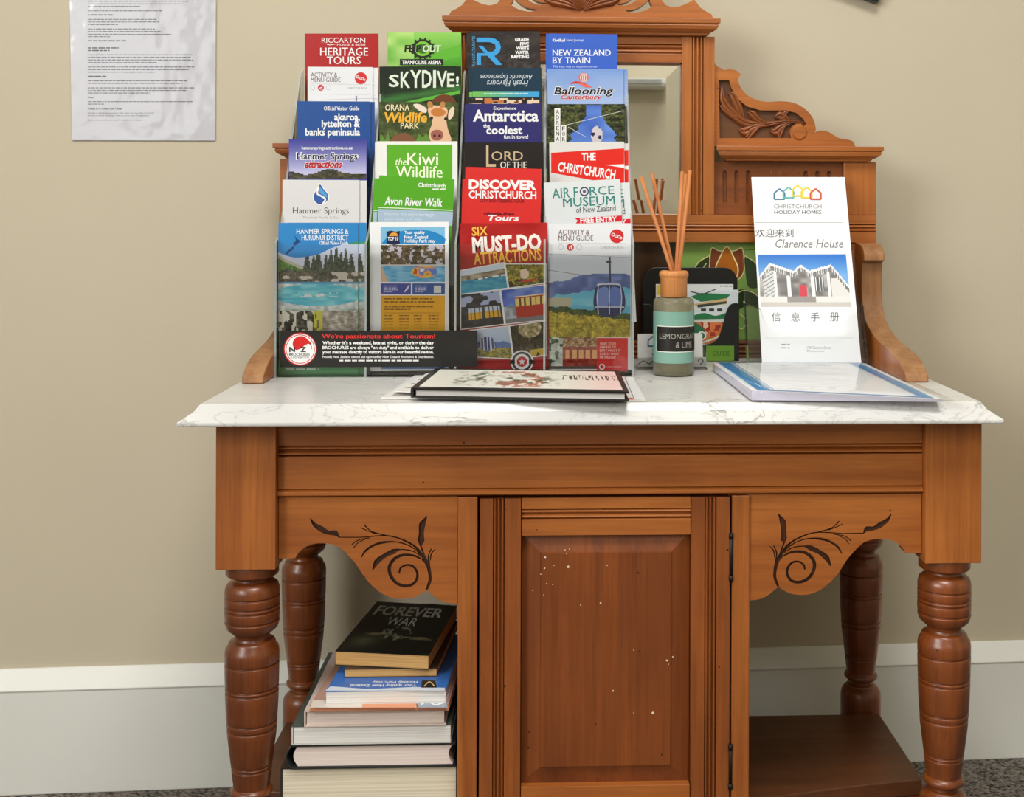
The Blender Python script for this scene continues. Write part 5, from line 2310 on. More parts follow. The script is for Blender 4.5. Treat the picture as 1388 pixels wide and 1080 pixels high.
mb.build('base', M['glass'], HD)

# ------------------------------------------------------------------ black leaflet holder with leaflets, behind the diffuser
yh = 1.742
BH = empty('leaflet_holder', (X(940, yh, 480), yh, MT), 'black leaflet holder with rounded corners behind the reed diffuser', 'leaflet holder')


def hp(px, py, Y=yh):
    p = pt(px, py, Y)
    return (p.x, p.z)


def rounded(x0, z0, x1, z1, r, n=6, bottom=False):
    out = []
    for cx, cz_, a0 in ((x1-r, z1-r, 0), (x0+r, z1-r, 90)):
        for k in range(n+1):
            a = math.radians(a0+90*k/n)
            out.append((cx+r*math.cos(a), cz_+r*math.sin(a)))
    return out+[(x0, z0), (x1, z0)]


l0, t0 = hp(872, 363)
r0_, b0_ = hp(1002, 480)
mb = MB()
mb.prism(rounded(l0, MT+.0008, r0_, t0, .020), lambda u, v, w: (u, w, v), yh+.018, yh+.021)
mb.build('back_plate', M['black'], BH, bevel=.0006)
mb = MB()
yfh = yh-.006
fo = [hp(872, 412, yfh), hp(880, 412, yfh), hp(890, 420, yfh), hp(896, 440, yfh), hp(905, 460, yfh), hp(922, 468, yfh), hp(955, 467, yfh), hp(972, 460, yfh), hp(980, 440, yfh), hp(984, 424, yfh), hp(990, 413, yfh), hp(1000, 411, yfh), hp(1002, 420, yfh)]
fo = [fo[0]]+smooth_path(fo[1:], 4)
fo = [(fo[0][0], MT+.0008)]+fo+[(fo[-1][0], MT+.0008)]
mb.prism(fo, lambda u, v, w: (u, w, v), yfh, yfh+.003)
mb.build('front_plate', M['black'], BH, bevel=.0006)
mb = MB()
mb.box(fo[0][0], fo[-1][0], yfh+.0032, yh+.0178, MT+.0008, MT+.0035)
mb.build('floor_plate', M['black'], BH)
ys = yfh-.0012
sh = Sheet(lambda x, y, l: pt(x, y, ys)-Vector((0, l, 0)))
a_, b_ = pt(957, 468.5, ys), pt(995, 489, ys)
sh.box(a_.x, b_.x, ys, ys+.001, b_.z, a_.z, col=lin((98, 142, 44)))
sh.text('GUIDE', 966, 475.5, 990, 482, (58, 92, 24), bold=.01)
tag(sh.build('sign', M['print'], BH), 'small green sign')


def leaf_in_holder(y, tl, tr, br, bl, rgb, label, draw):
    P = Plane3((0, y, 0), (1, 0, 0), (0, 0, 1))
    sh = Sheet(lambda a, b, l: P.hit(a, b, l))
    slab(sh, P, [tl, tr, br, bl], .0008, rgb, W)
    draw(sh)
    return tag(sh.build('leaflet', M['print']), label, 'leaflet', 'leaflets in the black holder')


def d_l1(s):
    s.pic(890, 386, 898, 400, lambda u, v: (226, 196, 60), 3)
    s.greek(976, 387, 993, 1, 3, 1.4, (60, 60, 62), 3, 1)


leaf_in_holder(yh+.012, (889, 385), (994, 385), (994, 484), (889, 484), (222, 226, 226), 'white leaflet rearmost in the black holder', d_l1)


def d_l2(s):
    G2 = (40, 120, 74)
    s.poly([(900, 396), (945, 398), (1000, 394), (1001, 402), (950, 408), (900, 410)], (206, 216, 222))
    s.poly([(936, 402), (950, 397), (975, 398), (990, 399), (985, 405), (950, 409)], G2)
    s.poly([(940, 412), (985, 404), (985, 412), (945, 416)], (206, 176, 120))
    s.poly([(945, 413), (985, 408), (985, 411), (946, 417)], (60, 70, 66))
    s.line([(936, 395), (952, 399), (970, 392)], 1.4, (40, 44, 46))
    for x in (950, 961, 972):
        s.rect(x, 418, x+7, 422, (50, 60, 56))
    s.poly(smooth_path([(940, 428), (955, 424), (970, 428), (985, 424), (985, 432), (960, 434), (942, 434)], 3, True), G2)


leaf_in_holder(yh+.007, (896, 396), (1001, 392.5), (1000, 484), (897, 484), (214, 222, 224), 'green and white train leaflet in the middle of the black holder', d_l2)


def d_l3(s):
    s.pic(905, 437, 982, 466, lambda u, v: [(168, 62, 34), (206, 116, 60), (150, 44, 30), (226, 190, 160)][int(vnoise(u*9, v*6, 4)*3.99)] if v < .62 else jit((190, 112, 52), u*9, v*9, 20, 3), 1.8)
    s.poly(smooth_path([(905, 440), (930, 436), (948, 440), (956, 452), (950, 462), (930, 466), (905, 466)], 3, True), (40, 110, 70))
    s.ring(951, 455, 6, 1.5, W)
    s.line([(930, 464), (950, 465), (968, 459), (980, 452)], 2.4, (214, 212, 200))


leaf_in_holder(yh+.0025, (904, 434), (982, 432), (982, 484), (904, 484), (206, 208, 200), 'orange and green leaflet at the front of the black holder', d_l3)

# little stand of white cards behind the bottle
yc_ = 1.655
CH = empty('card_stand', (X(908, yc_, 490), yc_, MT), 'low clear stand of white cards behind the reed diffuser', 'card stand')
a_, b_ = pt(863.5, 500, yc_), pt(957, 500, yc_)
mb = MB()
mb.box(a_.x, b_.x, yc_-.012, yc_+.014, MT+.0006, MT+.003)
mb.build('base', M['glass'], CH)
mb = MB()
mb.box(a_.x, b_.x, yc_-.0135, yc_-.012, MT+.0006, Z(478, yc_-.013, 908))
mb.build('front_lip', M['glass'], CH)
mb = MB()
mb.box(a_.x, b_.x, yc_+.014, yc_+.0155, MT+.0006, Z(462, yc_, 908))
mb.build('back_panel', M['glass'], CH)
PC = Plane3((0, yc_-.006, 0), (1, 0, 0), (0, 0, 1))
sh = Sheet(lambda a, b, l: PC.hit(a, b, l))
slab(sh, PC, [(864.5, 453), (952, 452), (953, 494), (864.5, 494)], .0060, (222, 222, 220))
house_logo(sh, 908, 469, .95, hc, 2.0)
sh.text('CHRISTCHURCH', 884, 472, 934, 476, (104, 108, 112))
sh.text('HOLIDAY HOMES', 884, 478, 934, 482, (84, 90, 98), bold=.02)
tag(sh.build('card_stack', M['print']), 'stack of white cards in the low clear stand behind the diffuser', 'cards')
PC2 = Plane3((0, yc_-.0095, 0), (1, 0, 0), (0, 0, 1))
sh = Sheet(lambda a, b, l: PC2.hit(a, b, l))
slab(sh, PC2, [(864.5, 485), (957, 484), (957, 497), (864.5, 497)], .0008, (226, 226, 224))
sh.line(smooth_path([(865, 494), (872, 489), (880, 493), (888, 488), (898, 493)], 5), 1.4, (70, 70, 72))
sh.line(smooth_path([(946, 489), (950, 486), (953, 490), (949, 494)], 5), 1.4, (40, 40, 42))
tag(sh.build('leaflet', M['print']), 'low white leaflet with grey scroll pattern at the foot of the card stand', 'leaflet')

# ------------------------------------------------------------------ flat things on the marble
class Patch:
    """gently curved sheet through four world corners (tl tr br bl), u to the right, v to the front"""

    def __init__(self, tl, tr, br, bl, bulge=0.0):
        self.c = [Vector(p) for p in (tl, tr, br, bl)]
        self.b = bulge

    def __call__(self, u, v, l=0):
        tl, tr, br, bl = self.c
        p = (tl*(1-u)+tr*u)*(1-v)+(bl*(1-u)+br*u)*v
        return p+Vector((0, 0, self.b*math.sin(math.pi*u)*math.sin(math.pi*min(1, v*.9+.1))+l))


def patch_slab(sh, P, t, rgb, edge, n=12):
    vs, fs = [], []
    for j in range(n+1):
        for i in range(n+1):
            vs.append(P(i/n, j/n, 0))
    tt = t if callable(t) else (lambda u, v: t)
    for j in range(n+1):
        for i in range(n+1):
            vs.append(P(i/n, j/n, -tt(i/n, j/n)))
    o = (n+1)**2
    top = [(j*(n+1)+i, (j+1)*(n+1)+i, (j+1)*(n+1)+i+1, j*(n+1)+i+1) for j in range(n) for i in range(n)]
    sh.add(vs, top, lin(rgb), smooth=True)
    bot = [tuple(o+k for k in reversed(f)) for f in top]
    rim = [j*(n+1) for j in range(n+1)]+[n*(n+1)+i for i in range(1, n+1)]+[j*(n+1)+n for j in range(n-1, -1, -1)]+[i for i in range(n-1, 0, -1)]
    side = [(rim[k], o+rim[k], o+rim[(k+1) % len(rim)], rim[(k+1) % len(rim)]) for k in range(len(rim))]
    sh.add(vs, bot+side, lin(edge))


# magazine lowest in the pile in front of the rack
z = MT+.0005
t_m = .0018
zt_m = z+t_m
P = Patch(ptz(566, 506, zt_m), ptz(858, 511, zt_m), ptz(875, 541.5, zt_m), ptz(517, 538.5, zt_m))
sh = Sheet(lambda u, v, l: P(u, v, l))
patch_slab(sh, P, t_m, (228, 229, 226), (226, 224, 220))
sh.poly([(.80, 1), (.955, 1), (.955, .93), (.80, .93)], (206, 60, 62))
sh.poly([(.955, 1), (1, 1), (1, 0), (.965, 0)], (236, 238, 240))
sh.line([(.958, 1), (.963, 0)], .003, (66, 96, 130))
for k in range(3):
    sh.line([(.03, .80+k*.06), (.10, .82+k*.05)], .012, (70, 70, 70))
tag(sh.build('magazine', M['print']), 'white magazine at the bottom of the pile in front of the rack', 'magazine', 'pile of papers before the rack')
# loose folded sheet on top of it
z1 = zt_m+.0006
zt1_ = z1+.0010
P1 = Patch(ptz(580, 505, zt1_+.002), ptz(640, 505, zt1_), ptz(640, 536, zt1_), ptz(533, 530, zt1_+.003), .001)
sh = Sheet(lambda u, v, l: P1(u, v, l))
patch_slab(sh, P1, .0007, (232, 232, 229), (226, 224, 220))
for k in range(4):
    sh.line(smooth_path([(.05, .2+k*.2), (.22, .24+k*.2), (.40, .19+k*.2)], 4), .02, (96, 98, 92))
tag(sh.build('paper_sheet', M['print']), 'loose white sheet sticking out left under the black-edged guest book', 'paper')
# guest book with black binding
zg = zt1_+.0006
Z0, Z1 = zg, zg+.0108
cfl, cfr, cbr, cbl = ptz(557, 525.5, Z1), ptz(852.5, 530.5, Z1), ptz(839, 502, Z1), ptz(590, 499, Z1)
GB = empty('guest_book', ((cfl.x+cbr.x)/2, (cfl.y+cbr.y)/2, zg), 'landscape hardcover guest book with black binding lying before the brochure rack', 'book')


def hexa(mb, fl, fr, br_, bl, z0, z1, col=None, mi=None, grow=0.0):
    c = (Vector(fl)+Vector(fr)+Vector(br_)+Vector(bl))/4
    pts = []
    for p in (fl, fr, br_, bl):
        d = Vector(p)-c
        L_ = math.hypot(d.x, d.y)
        pts.append((p[0]+d.x/L_*grow, p[1]+d.y/L_*grow))
    vs = [(x, y, z0) for x, y in pts]+[(x, y, z1) for x, y in pts]
    mb.add(vs, [(3, 2, 1, 0), (4, 5, 6, 7), (0, 1, 5, 4), (1, 2, 6, 5), (2, 3, 7, 6), (3, 0, 4, 7)], col, mi)


M['page'] = plain('page_edges', (232, 228, 220), 0.8, var=0.08, scale=300)
M['page_cream'] = plain('cream_page_edges', (226, 208, 168), 0.85, var=0.1, scale=260)
M['page_tan'] = plain('tan_page_edges', (196, 148, 84), 0.85, var=0.12, scale=260)


def stripe_pages(name, rgb, rgb2, scale=900):
    """page edges: fine horizontal leaves"""
    m, nt, out = new_mat(name)
    b = N(nt, 'BsdfPrincipled')
    b.inputs['Roughness'].default_value = 0.85
    tc = N(nt, 'TexCoord')
    mp = N(nt, 'Mapping')
    mp.inputs['Scale'].default_value = (3, 3, scale)
    nt.links.new(tc.outputs['Object'], mp.inputs['Vector'])
    no = N(nt, 'TexNoise', Scale=1.0, Detail=4.0, Roughness=0.7)
    nt.links.new(mp.outputs['Vector'], no.inputs['Vector'])
    r = N(nt, 'ValToRGB')
    r.color_ramp.elements[0].position = 0.35
    r.color_ramp.elements[1].position = 0.6
    r.color_ramp.elements[0].color = lin(rgb2)
    r.color_ramp.elements[1].color = lin(rgb)
    nt.links.new(no.outputs['Fac'], r.inputs['Fac'])
    nt.links.new(r.outputs['Color'], b.inputs['Base Color'])
    nt.links.new(b.outputs[0], out.inputs['Surface'])
    return m


M['pg_white'] = stripe_pages('white_page_leaves', (236, 234, 230), (196, 194, 190))
M['pg_cream'] = stripe_pages('cream_page_leaves', (230, 222, 200), (208, 196, 168))
M['pg_pink'] = stripe_pages('pinkish_page_leaves', (236, 222, 214), (214, 198, 190))
M['pg_tan'] = stripe_pages('tan_page_leaves', (222, 178, 112), (186, 136, 76))
M['cloth'] = plain('black_book_cloth', (26, 25, 25), 0.6, var=0.15)


def guest_cover(u, v):
    c = (226, 227, 218)
    e = max(0, 1-((u-.40)/.30)**2)*max(0, 1-((v-.48)/.44)**2)
    k = .55*vnoise(u*26, v*9, 5)+.45*vnoise(u*70, v*22, 7)
    if e > 0 and k > .42:
        c = mixc(c, (84, 92, 66), (k-.42)*3.2*min(1, e*2))
        if .3 < u < .62 and vnoise(u*24, v*9, 8) > .6:
            c = mixc(c, (176, 92, 76), .65)
    if u > .70:
        c = mixc(c, (232, 204, 200), min(1, (u-.7)*4))
        if .22 < v < .50 and vnoise(u*150, v*9, 6) > .62:
            c = (80, 74, 72)
    return c


mb = Sheet(lambda x, y, l: Vector(ptz(x, y, Z1))+Vector((0, 0, l)))
hexa(mb, cfl, cfr, cbr, cbl, Z1-.0022, Z1, col=lin((26, 25, 25)))
q = lambda u, v: ((590+(839-590)*u)*(1-v)+(557+(852.5-557)*u)*v, (499+(502-499)*u)*(1-v)+(525.5+(530.5-525.5)*u)*v)
ins = [q(.035, .06), q(.972, .06), q(.975, .93), q(.03, .93)]
mb.pic(ins[0][0], ins[0][1], ins[2][0], ins[2][1], guest_cover, .9, quad=ins)
# finer grid down the page
cov = mb.build('front_cover', M['print'], GB)
mb = MB()
hexa(mb, cfl, cfr, cbr, cbl, Z0, Z0+.0020)
mb.build('back_cover', M['cloth'], GB)
mb = MB()
hexa(mb, cfl, cfr, cbr, cbl, Z0+.0021, Z1-.0023, grow=-.006)
mb.build('pages', M['pg_white'], GB)
mb = MB()
a, b_ = cfl, cbl
mb.add([(a.x-.0004, a.y, Z0+.0021), (a.x+.0028, a.y, Z0+.0021), (b_.x+.0028, b_.y, Z0+.0021), (b_.x-.0004, b_.y, Z0+.0021),
        (a.x-.0004, a.y, Z1-.0023), (a.x+.0028, a.y, Z1-.0023), (b_.x+.0028, b_.y, Z1-.0023), (b_.x-.0004, b_.y, Z1-.0023)],
       [(3, 2, 1, 0), (4, 5, 6, 7), (0, 1, 5, 4), (1, 2, 6, 5), (2, 3, 7, 6), (3, 0, 4, 7)])
mb.build('spine', M['cloth'], GB)

# clear plastic folder of blue-bordered pages at the right
zf_ = MT+.0006
FO = empty('plastic_folder', (.36, 1.47, zf_), 'clear plastic folder of blue-bordered pages lying at the right end of the marble', 'folder')
h_fl, h_fr, h_b = .0125, .0045, .0105
tl, tr = ptz(966, 491.5, zf_+h_b), ptz(1172, 492, zf_+h_b)
fr2, fl2 = ptz(1277, 541, zf_+h_fr), ptz(1019, 529, zf_+h_fl)
PT = Patch(tl, tr, fr2, fl2, .0015)
sh = Sheet(lambda u, v, l: PT(u, v, l))
patch_slab(sh, PT, lambda u, v: .0006+max(0, PT(u, v).z-zf_-.0022), (238, 240, 242), (206, 204, 222))
BL = (62, 140, 196)
n = 10


def strip(u0, u1, v0, v1, rgb):
    vs, fs = [], []
    for j in range(n+1):
        for i in range(n+1):
            vs.append(PT(u0+(u1-u0)*i/n, v0+(v1-v0)*j/n, sh.layer*sh.EPS*2))
    fs = [(j*(n+1)+i, (j+1)*(n+1)+i, (j+1)*(n+1)+i+1, j*(n+1)+i+1) for j in range(n) for i in range(n)]
    sh.add(vs, fs, lin(rgb))
    sh.layer += 1


strip(.035, .115, 0, .96, BL)
strip(.905, .965, 0, .985, BL)
strip(.035, .965, .965, .985, BL)
strip(.125, .131, 0, .95, BL)
strip(.892, .897, 0, .95, BL)
strip(.035, .965, 0, .012, BL)
for k in range(14):
    r2 = random.Random(k)
    strip(.2, .45+.35*r2.random(), .10+k*.055, .10+k*.055+.010, (206, 208, 214))
sh.build('pages', M['print'], FO)
sl_t = [ptz(950, 490.5, zf_+.0115), ptz(1179, 491, zf_+.0115), ptz(1296, 543.5, zf_+.0050), ptz(1026, 546, zf_+.0030)]
SL = Patch(*sl_t, .0)


def sleeve_pt(u, v, l=0):
    p = SL(u, v, 0)
    lift = .0125*math.exp(-((u-.15)/.35)**2)*math.sin(math.pi*min(1, max(0, .12+.86*v)))**.6*(1 if v < 1 else 0)
    top = PT(min(1, max(0, u)), min(1, v), .0028).z
    e = min(1, min(u, 1-u)*22)*min(1, min(v, 1-v)*14)
    lo_ = SL(u, v, 0).z
    p.z = lo_*(1-e)+max(top, zf_+.0012)*e+l
    return p


mb = MB()
n2 = 24
vs = [sleeve_pt(i/n2, j/n2) for j in range(n2+1) for i in range(n2+1)]
fs = [(j*(n2+1)+i, (j+1)*(n2+1)+i, (j+1)*(n2+1)+i+1, j*(n2+1)+i+1) for j in range(n2) for i in range(n2)]
mb.add(vs, fs, smooth=True)
M['film'] = acrylic_mat('clear_plastic_film', (0.985, 0.99, 0.992), 0.9, 1.14)
mb.build('sleeve', M['film'], FO)

# ------------------------------------------------------------------ books on the low shelf
GP = 'books stacked on the low shelf'


def inset(fl, fr, br_, bl, l, r, f, b):
    """shrink a footprint by metres on its left, right, front and back"""
    fl, fr, br_, bl = [Vector((p[0], p[1])) for p in (fl, fr, br_, bl)]
    du, dv = (fr-fl).normalized(), (bl-fl).normalized()
    return [tuple(p) for p in (fl+du*l+dv*f, fr-du*r+dv*f, br_-du*r-dv*b, bl+du*l-dv*b)]


def book(label, foot, z0, z1, cover, pages, spine='L', ct=.0012, over=.0008, ink=None, hard=False, cover_edge=None):
    """foot: front-left, front-right, back-right, back-left of the top cover"""
    foot = [(p[0], p[1]) for p in foot]
    c = [sum(p[0] for p in foot)/4, sum(p[1] for p in foot)/4]
    B = empty('book', (c[0], c[1], z0), label, 'book', GP)
    sh = Sheet(lambda x, y, l: Vector(ptz(x, y, z1))+Vector((0, 0, l)))
    F4 = [(p[0], p[1], 0) for p in foot]
    hexa(sh, *F4, z1-ct, z1, col=lin(cover))
    if ink:
        ink(sh)
    sh.build('front_cover', M['print'], B)
    mc = plain('book_cover', cover_edge or cover, 0.5, var=.08)
    mb = MB()
    hexa(mb, *F4, z0, z0+ct)
    mb.build('back_cover', mc, B)
    o = over
    pi = inset(*foot, .0025 if spine == 'L' else o, .0025 if spine == 'R' else o, o, .0025 if spine == 'B' else o)
    mb = MB()
    if hard and spine == 'L':
        # rounded back: page block with a curved left side
        fl, fr, br_, bl = [Vector(p) for p in pi]
        zs_ = [z0+ct+.0002, z1-ct-.0002]
        hgt = zs_[1]-zs_[0]
        m = 9
        vs = []
        for a, b in ((fl, fr), (bl, br_)):
            d = (b-a).normalized()
            for k in range(m):
                t = k/(m-1)
                off = -math.sin(math.pi*t)*hgt*.22
                vs.append((a.x+d.x*(hgt*.25+off), a.y+d.y*(hgt*.25+off), zs_[0]+hgt*t))
            for k in range(m):
                t = 1-k/(m-1)
                off = -math.sin(math.pi*t)*hgt*.22
                vs.append((b.x+d.x*off, b.y+d.y*off, zs_[0]+hgt*t))
        N2 = 2*m
        mb.add(vs, [tuple(range(N2)), tuple(range(2*N2-1, N2-1, -1))]+[(i, N2+i, N2+(i+1) % N2, (i+1) % N2) for i in range(N2)])
    else:
        hexa(mb, *[(p[0], p[1], 0) for p in pi], z0+ct+.0002, z1-ct-.0002)
    mb.build('pages', pages, B)
    if spine == 'L':
        fl, bl = Vector(foot[0]), Vector(foot[3])
        d = (Vector(foot[1])-fl).normalized()
        hgt = z1-z0
        m = 9
        vs = []
        for a in (fl, bl):
            for wd in (0, .0016):
                for k in range(m):
                    t = k/(m-1)
                    off = (-math.sin(math.pi*t)*hgt*.20 if hard else 0)+wd
                    vs.append((a.x+d.x*off, a.y+d.y*off, z0+ct+.0001+(hgt-2*ct-.0002)*t))
        f_ = []
        for k in range(m-1):
            f_ += [(k, k+1, m+k+1, m+k), (2*m+k, 3*m+k, 3*m+k+1, 2*m+k+1), (k, 2*m+k, 2*m+k+1, k+1), (m+k, m+k+1, 3*m+k+1, 3*m+k)]
        f_ += [(0, m, 3*m, 2*m), (m-1, 3*m-1, 4*m-1, 2*m-1)]
        mb = MB()
        mb.add(vs, f_)
        mb.build('spine', mc, B)
    return B


xmax = xs0-.0025


def rect_foot(px0, px1, py, z, depth, skew=0.0):
    a, b = ptz(px0, py, z), ptz(px1, py, z)
    y = (a.y+b.y)/2
    bx = min(b.x, xmax)
    return [(a.x, y), (bx, y), (min(bx+skew, xmax), y+depth), (a.x+skew, y+depth)]


zz = [ZS+.0004, .2072, .2074, .2350, .2352, .2562, .2564, .2745, .2747, .2822, .2824, .2970, .2972, .3072, .3074, .3242]
book('very thick cream-paged book at the bottom of the stack on the low shelf', rect_foot(381, 621, 1039, zz[1], .250), zz[0], zz[1], (44, 42, 38), M['pg_cream'], 'L', .0014, .0006)
book('hardcover with rounded spine and black cover, second from bottom of the shelf stack', rect_foot(394, 617, 1008, zz[3], .225), zz[2], zz[3], (38, 40, 38), M['pg_pink'], 'L', .0022, .003, hard=True)
book('thick paperback with dark grey-green cover, third from bottom of the shelf stack', rect_foot(396, 611, 983, zz[5], .235), zz[4], zz[5], (72, 84, 78), M['pg_white'], 'L', .0008, .0006, cover_edge=(200, 200, 196))
book('pale pinkish hardback below the orange-fronted booklet in the shelf stack', rect_foot(413, 604, 962, zz[7], .205), zz[6], zz[7], (206, 190, 184), M['pg_pink'], 'L', .0015, .002, cover_edge=(226, 206, 196))


def i_or(s):
    s.poly([(491, 959), (565, 959), (563, 949.5), (491, 949)], (224, 152, 112))
    s.poly([(420, 959), (491, 959), (491, 949), (424, 949)], (222, 212, 200))
    s.poly([(567, 959), (607, 959), (605, 949), (567, 949)], (150, 160, 176))
    s.line(smooth_path([(570, 955), (580, 951), (590, 955), (602, 952)], 4), 1.6, (232, 234, 238))


mo = book('booklet with dusty pink cover and orange front strip in the shelf stack', rect_foot(420, 608, 955, zz[9], .20, .012), zz[8], zz[9], (178, 142, 128), plain('orange_page_edge', (224, 150, 112), .7), 'N', .0008, .0004, i_or)


def i_blue(s):
    s.poly([(441, 936), (603, 936), (596, 905), (466, 905)], (58, 112, 190))
    s.poly([(441, 936), (603, 936), (603, 932), (560, 931), (500, 934), (448, 930)], (214, 224, 236))
    s.text('Your quality New Zealand', 475, 926.5, 565, 930.5, W, bold=.02, italic=0, flip=True)
    s.text('Holiday Park stay', 505, 922.5, 566, 925.5, W, bold=.02, flip=True)
    s.poly([(571, 932), (592, 932), (590, 922), (572, 922)], (26, 28, 34))
    s.line(smooth_path([(575, 930), (582, 924), (589, 930)], 4), 1.4, (206, 180, 120))


book('white-paged magazine with blue cover and upside-down lettering in the shelf stack', rect_foot(442, 604, 936, zz[11], .185, .008), zz[10], zz[11], (58, 112, 190), M['pg_white'], 'N', .0006, .0004, i_blue, cover_edge=(226, 228, 230))
book('thin tan-paged paperback directly under the topmost black book', rect_foot(467, 592, 906, zz[13], .165, .012), zz[12], zz[13], (66, 52, 46), M['pg_tan'], 'N', .0007, .0006)


def fw_cover(u, v):
    c = (26, 29, 24)
    g = math.exp(-((u-.20)/.16)**2-((v-.78)/.12)**2)
    c = mixc(c, (96, 104, 74), g*.8)
    if abs(v-(.62+.12*(u-.3)+.05*vnoise(u*9, 0, 3))) < .022 and .12 < u < .95:
        c = mixc(c, (166, 152, 112), .7*vnoise(u*16, v*9, 5)+.1)
    if (u-.5)**2*7+(v-.6)**2*10 < .2 and vnoise(u*34, v*26, 6) > .60:
        c = (118, 126, 104)
    return c


def i_fw(s):
    q4 = [(512.5, 815.5), (617, 821), (580, 886.5), (457, 881)]
    s.pic(457, 815, 617, 886, fw_cover, 2.0, quad=q4)

    def onto(t, u0, v0, u1, v1, rgb, bold):
        vs, fs = text_shape(t, bold)
        a, b, c, d = q4
        out = []
        for u, v in vs:
            U, V = u0+(u1-u0)*u, v0+(v1-v0)*v
            x = (a[0]*(1-U)+b[0]*U)*(1-V)+(d[0]*(1-U)+c[0]*U)*V
            y = (a[1]*(1-U)+b[1]*U)*(1-V)+(d[1]*(1-U)+c[1]*U)*V
            out.append(s.fn(x, y, s.layer*s.EPS))
        s.add(out, fs, lin(rgb))
        s.layer += 1
    onto('FOREVER', .06, .07, .90, .26, (186, 190, 184), .02)
    onto('WAR', .30, .29, .66, .45, (186, 190, 184), .0)
    s.greek(546, 818, 598, 1, 3, 1.1, (120, 110, 96), 5, 1.0)


zt_ = zz[15]
ft = [ptz(454.5, 882, zt_), ptz(581, 888, zt_), ptz(619.5, 820.5, zt_), ptz(511, 815, zt_)]
dxs = min(0, xmax-.001-max(p.x for p in ft))
book('small black paperback with grey capitals on top of the shelf stack', [(p.x+dxs, p.y) for p in ft], zz[14], zz[15], (26, 28, 24), M['pg_tan'], 'N', .0007, .0005, i_fw)

# ------------------------------------------------------------------ things on the wall
# laminated notice
WN = Vector((-WB, 1, 0)).normalized()
wp0 = Vector((0, WA, 0))-WN*.0025


def wall_hit(px, py, l=0):
    d = ray(px, py)
    c = Vector((0, 0, ZC))
    t = (wp0-c).dot(WN)/d.dot(WN)
    return c+d*t-WN*l


sh = Sheet(lambda x, y, l: wall_hit(x, y, l))
cs = [wall_hit(93, -82), wall_hit(293, -82), wall_hit(291.5, 190.5), wall_hit(97.5, 190)]
vs = cs+[p+WN*.0009 for p in cs]
sh.add(vs, [(3, 2, 1, 0)], lin((200, 201, 209)))
sh.add(vs, [(4, 5, 6, 7), (0, 1, 5, 4), (1, 2, 6, 5), (2, 3, 7, 6), (3, 0, 4, 7)], lin((235, 236, 240)))
ik = (64, 64, 70)
tl_ = [(2, 'damage or other breakages, please contact us about the heating at reception', 255), (5.5, 'please lock the doors when you go out and turn the heaters off whenever', 248), (9, 'you leave the house', 190),
       (15, 'You will be told about the rubbish collection, and we ask you to put the bins out', 220), (20.3, 'Guests Policy', 153), (26.5, 'The booking covers the people named on the form only', 213), (30, 'anyone visiting should let us know', 216), (33.5, 'before they arrive', 160),
       (39.5, 'House rules: the person booking is responsible for', 210), (43, 'keeping the place tidy and for any loss', 219), (46.8, 'or damage during the stay', 232), (50, 'thank you', 149), (55.3, 'Guest responsibilities', 171), (65, 'Other issues', 161), (68.5, 'Noise', 149),
       (74.5, 'Please be considerate of guests and others around you at all times, and keep noise', 261), (78, 'down in the evening; we want everyone to enjoy a quiet', 259), (81.5, 'house and to feel at home during the holiday', 262), (85, 'and leave good neighbours behind after a stay', 213),
       (91, 'The guest making the booking must be over 18 years of age and will be responsible for', 264), (94.5, 'all guests and visitors, and any damage or missing things may be charged', 256), (98, 'because we pay for repairs when you go', 210),
       (103.5, 'Baby amenities', 144), (109.7, 'If you require a portacot or high chair please let us know. We can organise one', 254), (113.2, 'charge of $10 per item. Please bring your own bedding', 247),
       (119.3, 'If you need a towel or if there is a BBQ at the house you are welcome to use it. They need', 263), (122.8, 'to be cleaned after your departure otherwise a cleaning fee will be', 254), (126.3, 'charged to your credit card', 203),
       (132, 'Keys', 127), (138, 'Please leave a key in the lockbox if you go out. If you lose the key there is a charge of $50', 261), (141.3, 'another key cut', 142), (147, 'Check In & Check out Times', 165),
       (153, 'Standard check in is anytime after 2pm on your day of arrival', 208), (156.5, 'Standard check out is by 10am on your day of departure', 202), (162.5, 'Early or late check out may be available on request', 193)]
heads = ('Guests', 'Guest resp', 'Other', 'Noise', 'Baby', 'Keys', 'Check In')
for y, t, xe in tl_:
    if t.startswith(('Check In', 'Standard', 'Early', 'Keys')):
        sh.text(t, 119, y-1.0, xe, y+1.6, ik, bold=.03 if t.startswith(heads) else 0)
    else:
        sh.greek(119, y-.8, xe, 1, 3, 1.5 if t.startswith(heads) else 1.15, ik if t.startswith(heads) else (96, 96, 102), int(y*10), 1.0)
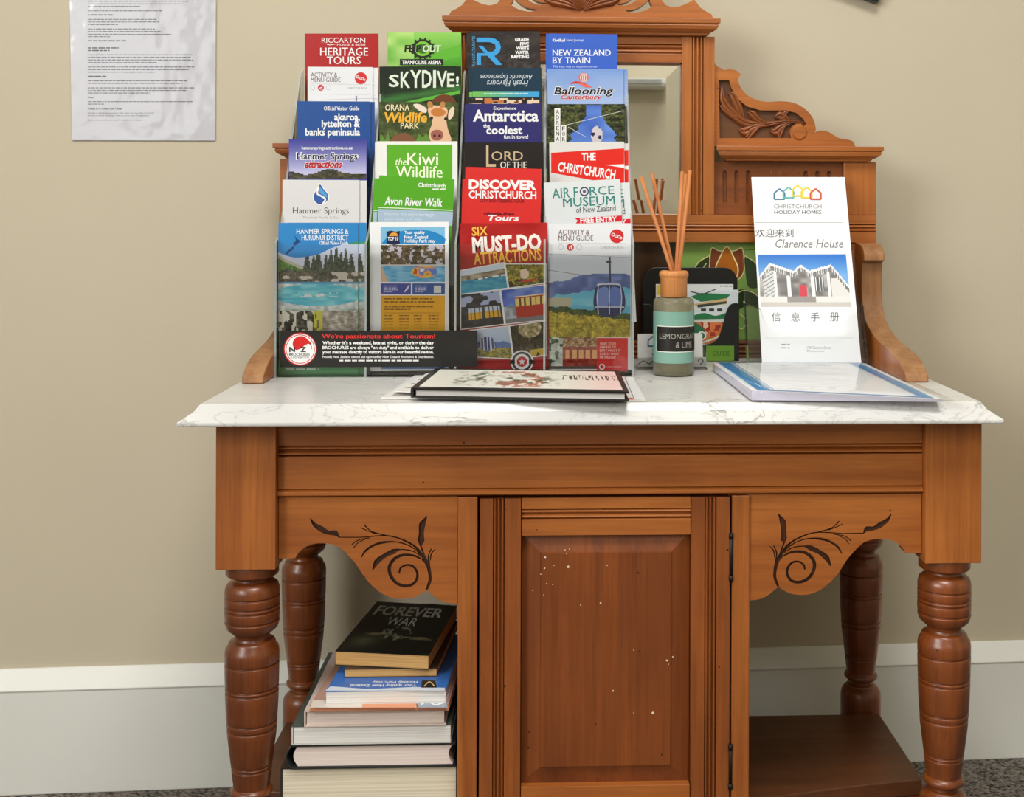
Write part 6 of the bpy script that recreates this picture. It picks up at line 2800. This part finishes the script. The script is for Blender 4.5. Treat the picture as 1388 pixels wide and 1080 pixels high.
tag(sh.build('notice', M['laminate']), 'laminated white notice of small print stuck on the wall at upper left', 'notice')

# dark frame hanging askew above the right wing, only its lower corner in view
mb = MB()
c0 = wall_hit(1186, 6)
ux = Vector((math.cos(TH*0), WB, 0)).normalized()
uz = Vector((0, 0, 1))
ang = math.radians(-19)
eu = ux*math.cos(ang)+uz*math.sin(ang)
ev = -ux*math.sin(ang)+uz*math.cos(ang)


def fr_pt(a, b, d):
    return c0-eu*a+ev*b-WN*d


fw_, fh_, bw = .24, .19, .016
vs = []
for d in (.0, .016):
    for a, b in ((0, 0), (fw_, 0), (fw_, fh_), (0, fh_), (bw, bw), (fw_-bw, bw), (fw_-bw, fh_-bw), (bw, fh_-bw)):
        vs.append(fr_pt(a, b, d))
fs = []
for k in range(4):
    k2 = (k+1) % 4
    fs += [(k, k2, 4+k2, 4+k), (8+k, 8+k2, 12+k2, 12+k), (k, k2, 8+k2, 8+k), (4+k, 4+k2, 12+k2, 12+k)]
mb.add(vs, fs)
M['frame'] = plain('dark_green_frame', (22, 32, 26), 0.35, var=0.1)
PF = empty('picture_frame', tuple(c0), 'dark green frame hanging askew on the wall, one corner in view at the top edge', 'picture frame')
mb.build('frame', M['frame'], PF, bevel=.001)
mb = MB()
vs = [fr_pt(a, b, d) for d in (.001, .006) for a, b in ((bw, bw), (fw_-bw, bw), (fw_-bw, fh_-bw), (bw, fh_-bw))]
mb.add(vs, [(0, 1, 2, 3), (7, 6, 5, 4), (0, 4, 5, 1), (1, 5, 6, 2), (2, 6, 7, 3), (3, 7, 4, 0)])
mb.build('picture', plain('sage_picture', (150, 160, 140), .6), PF)

# white wall unit on the opposite wall, seen in the mirror
HP = empty('wall_heater', (.20, -2.6, 1.44), 'white wall heater on the opposite wall, seen reflected in the mirror', 'heater')
mb = MB()
mb.box(-.12, .58, -2.595, -2.42, 1.44, 1.72)
mb.build('body', M['white'], HP, bevel=.02)
mb = MB()
mb.box(-.08, .54, -2.416, -2.408, 1.455, 1.475)
mb.build('louvre', plain('grey_louvre', (150, 152, 150), .5), HP)
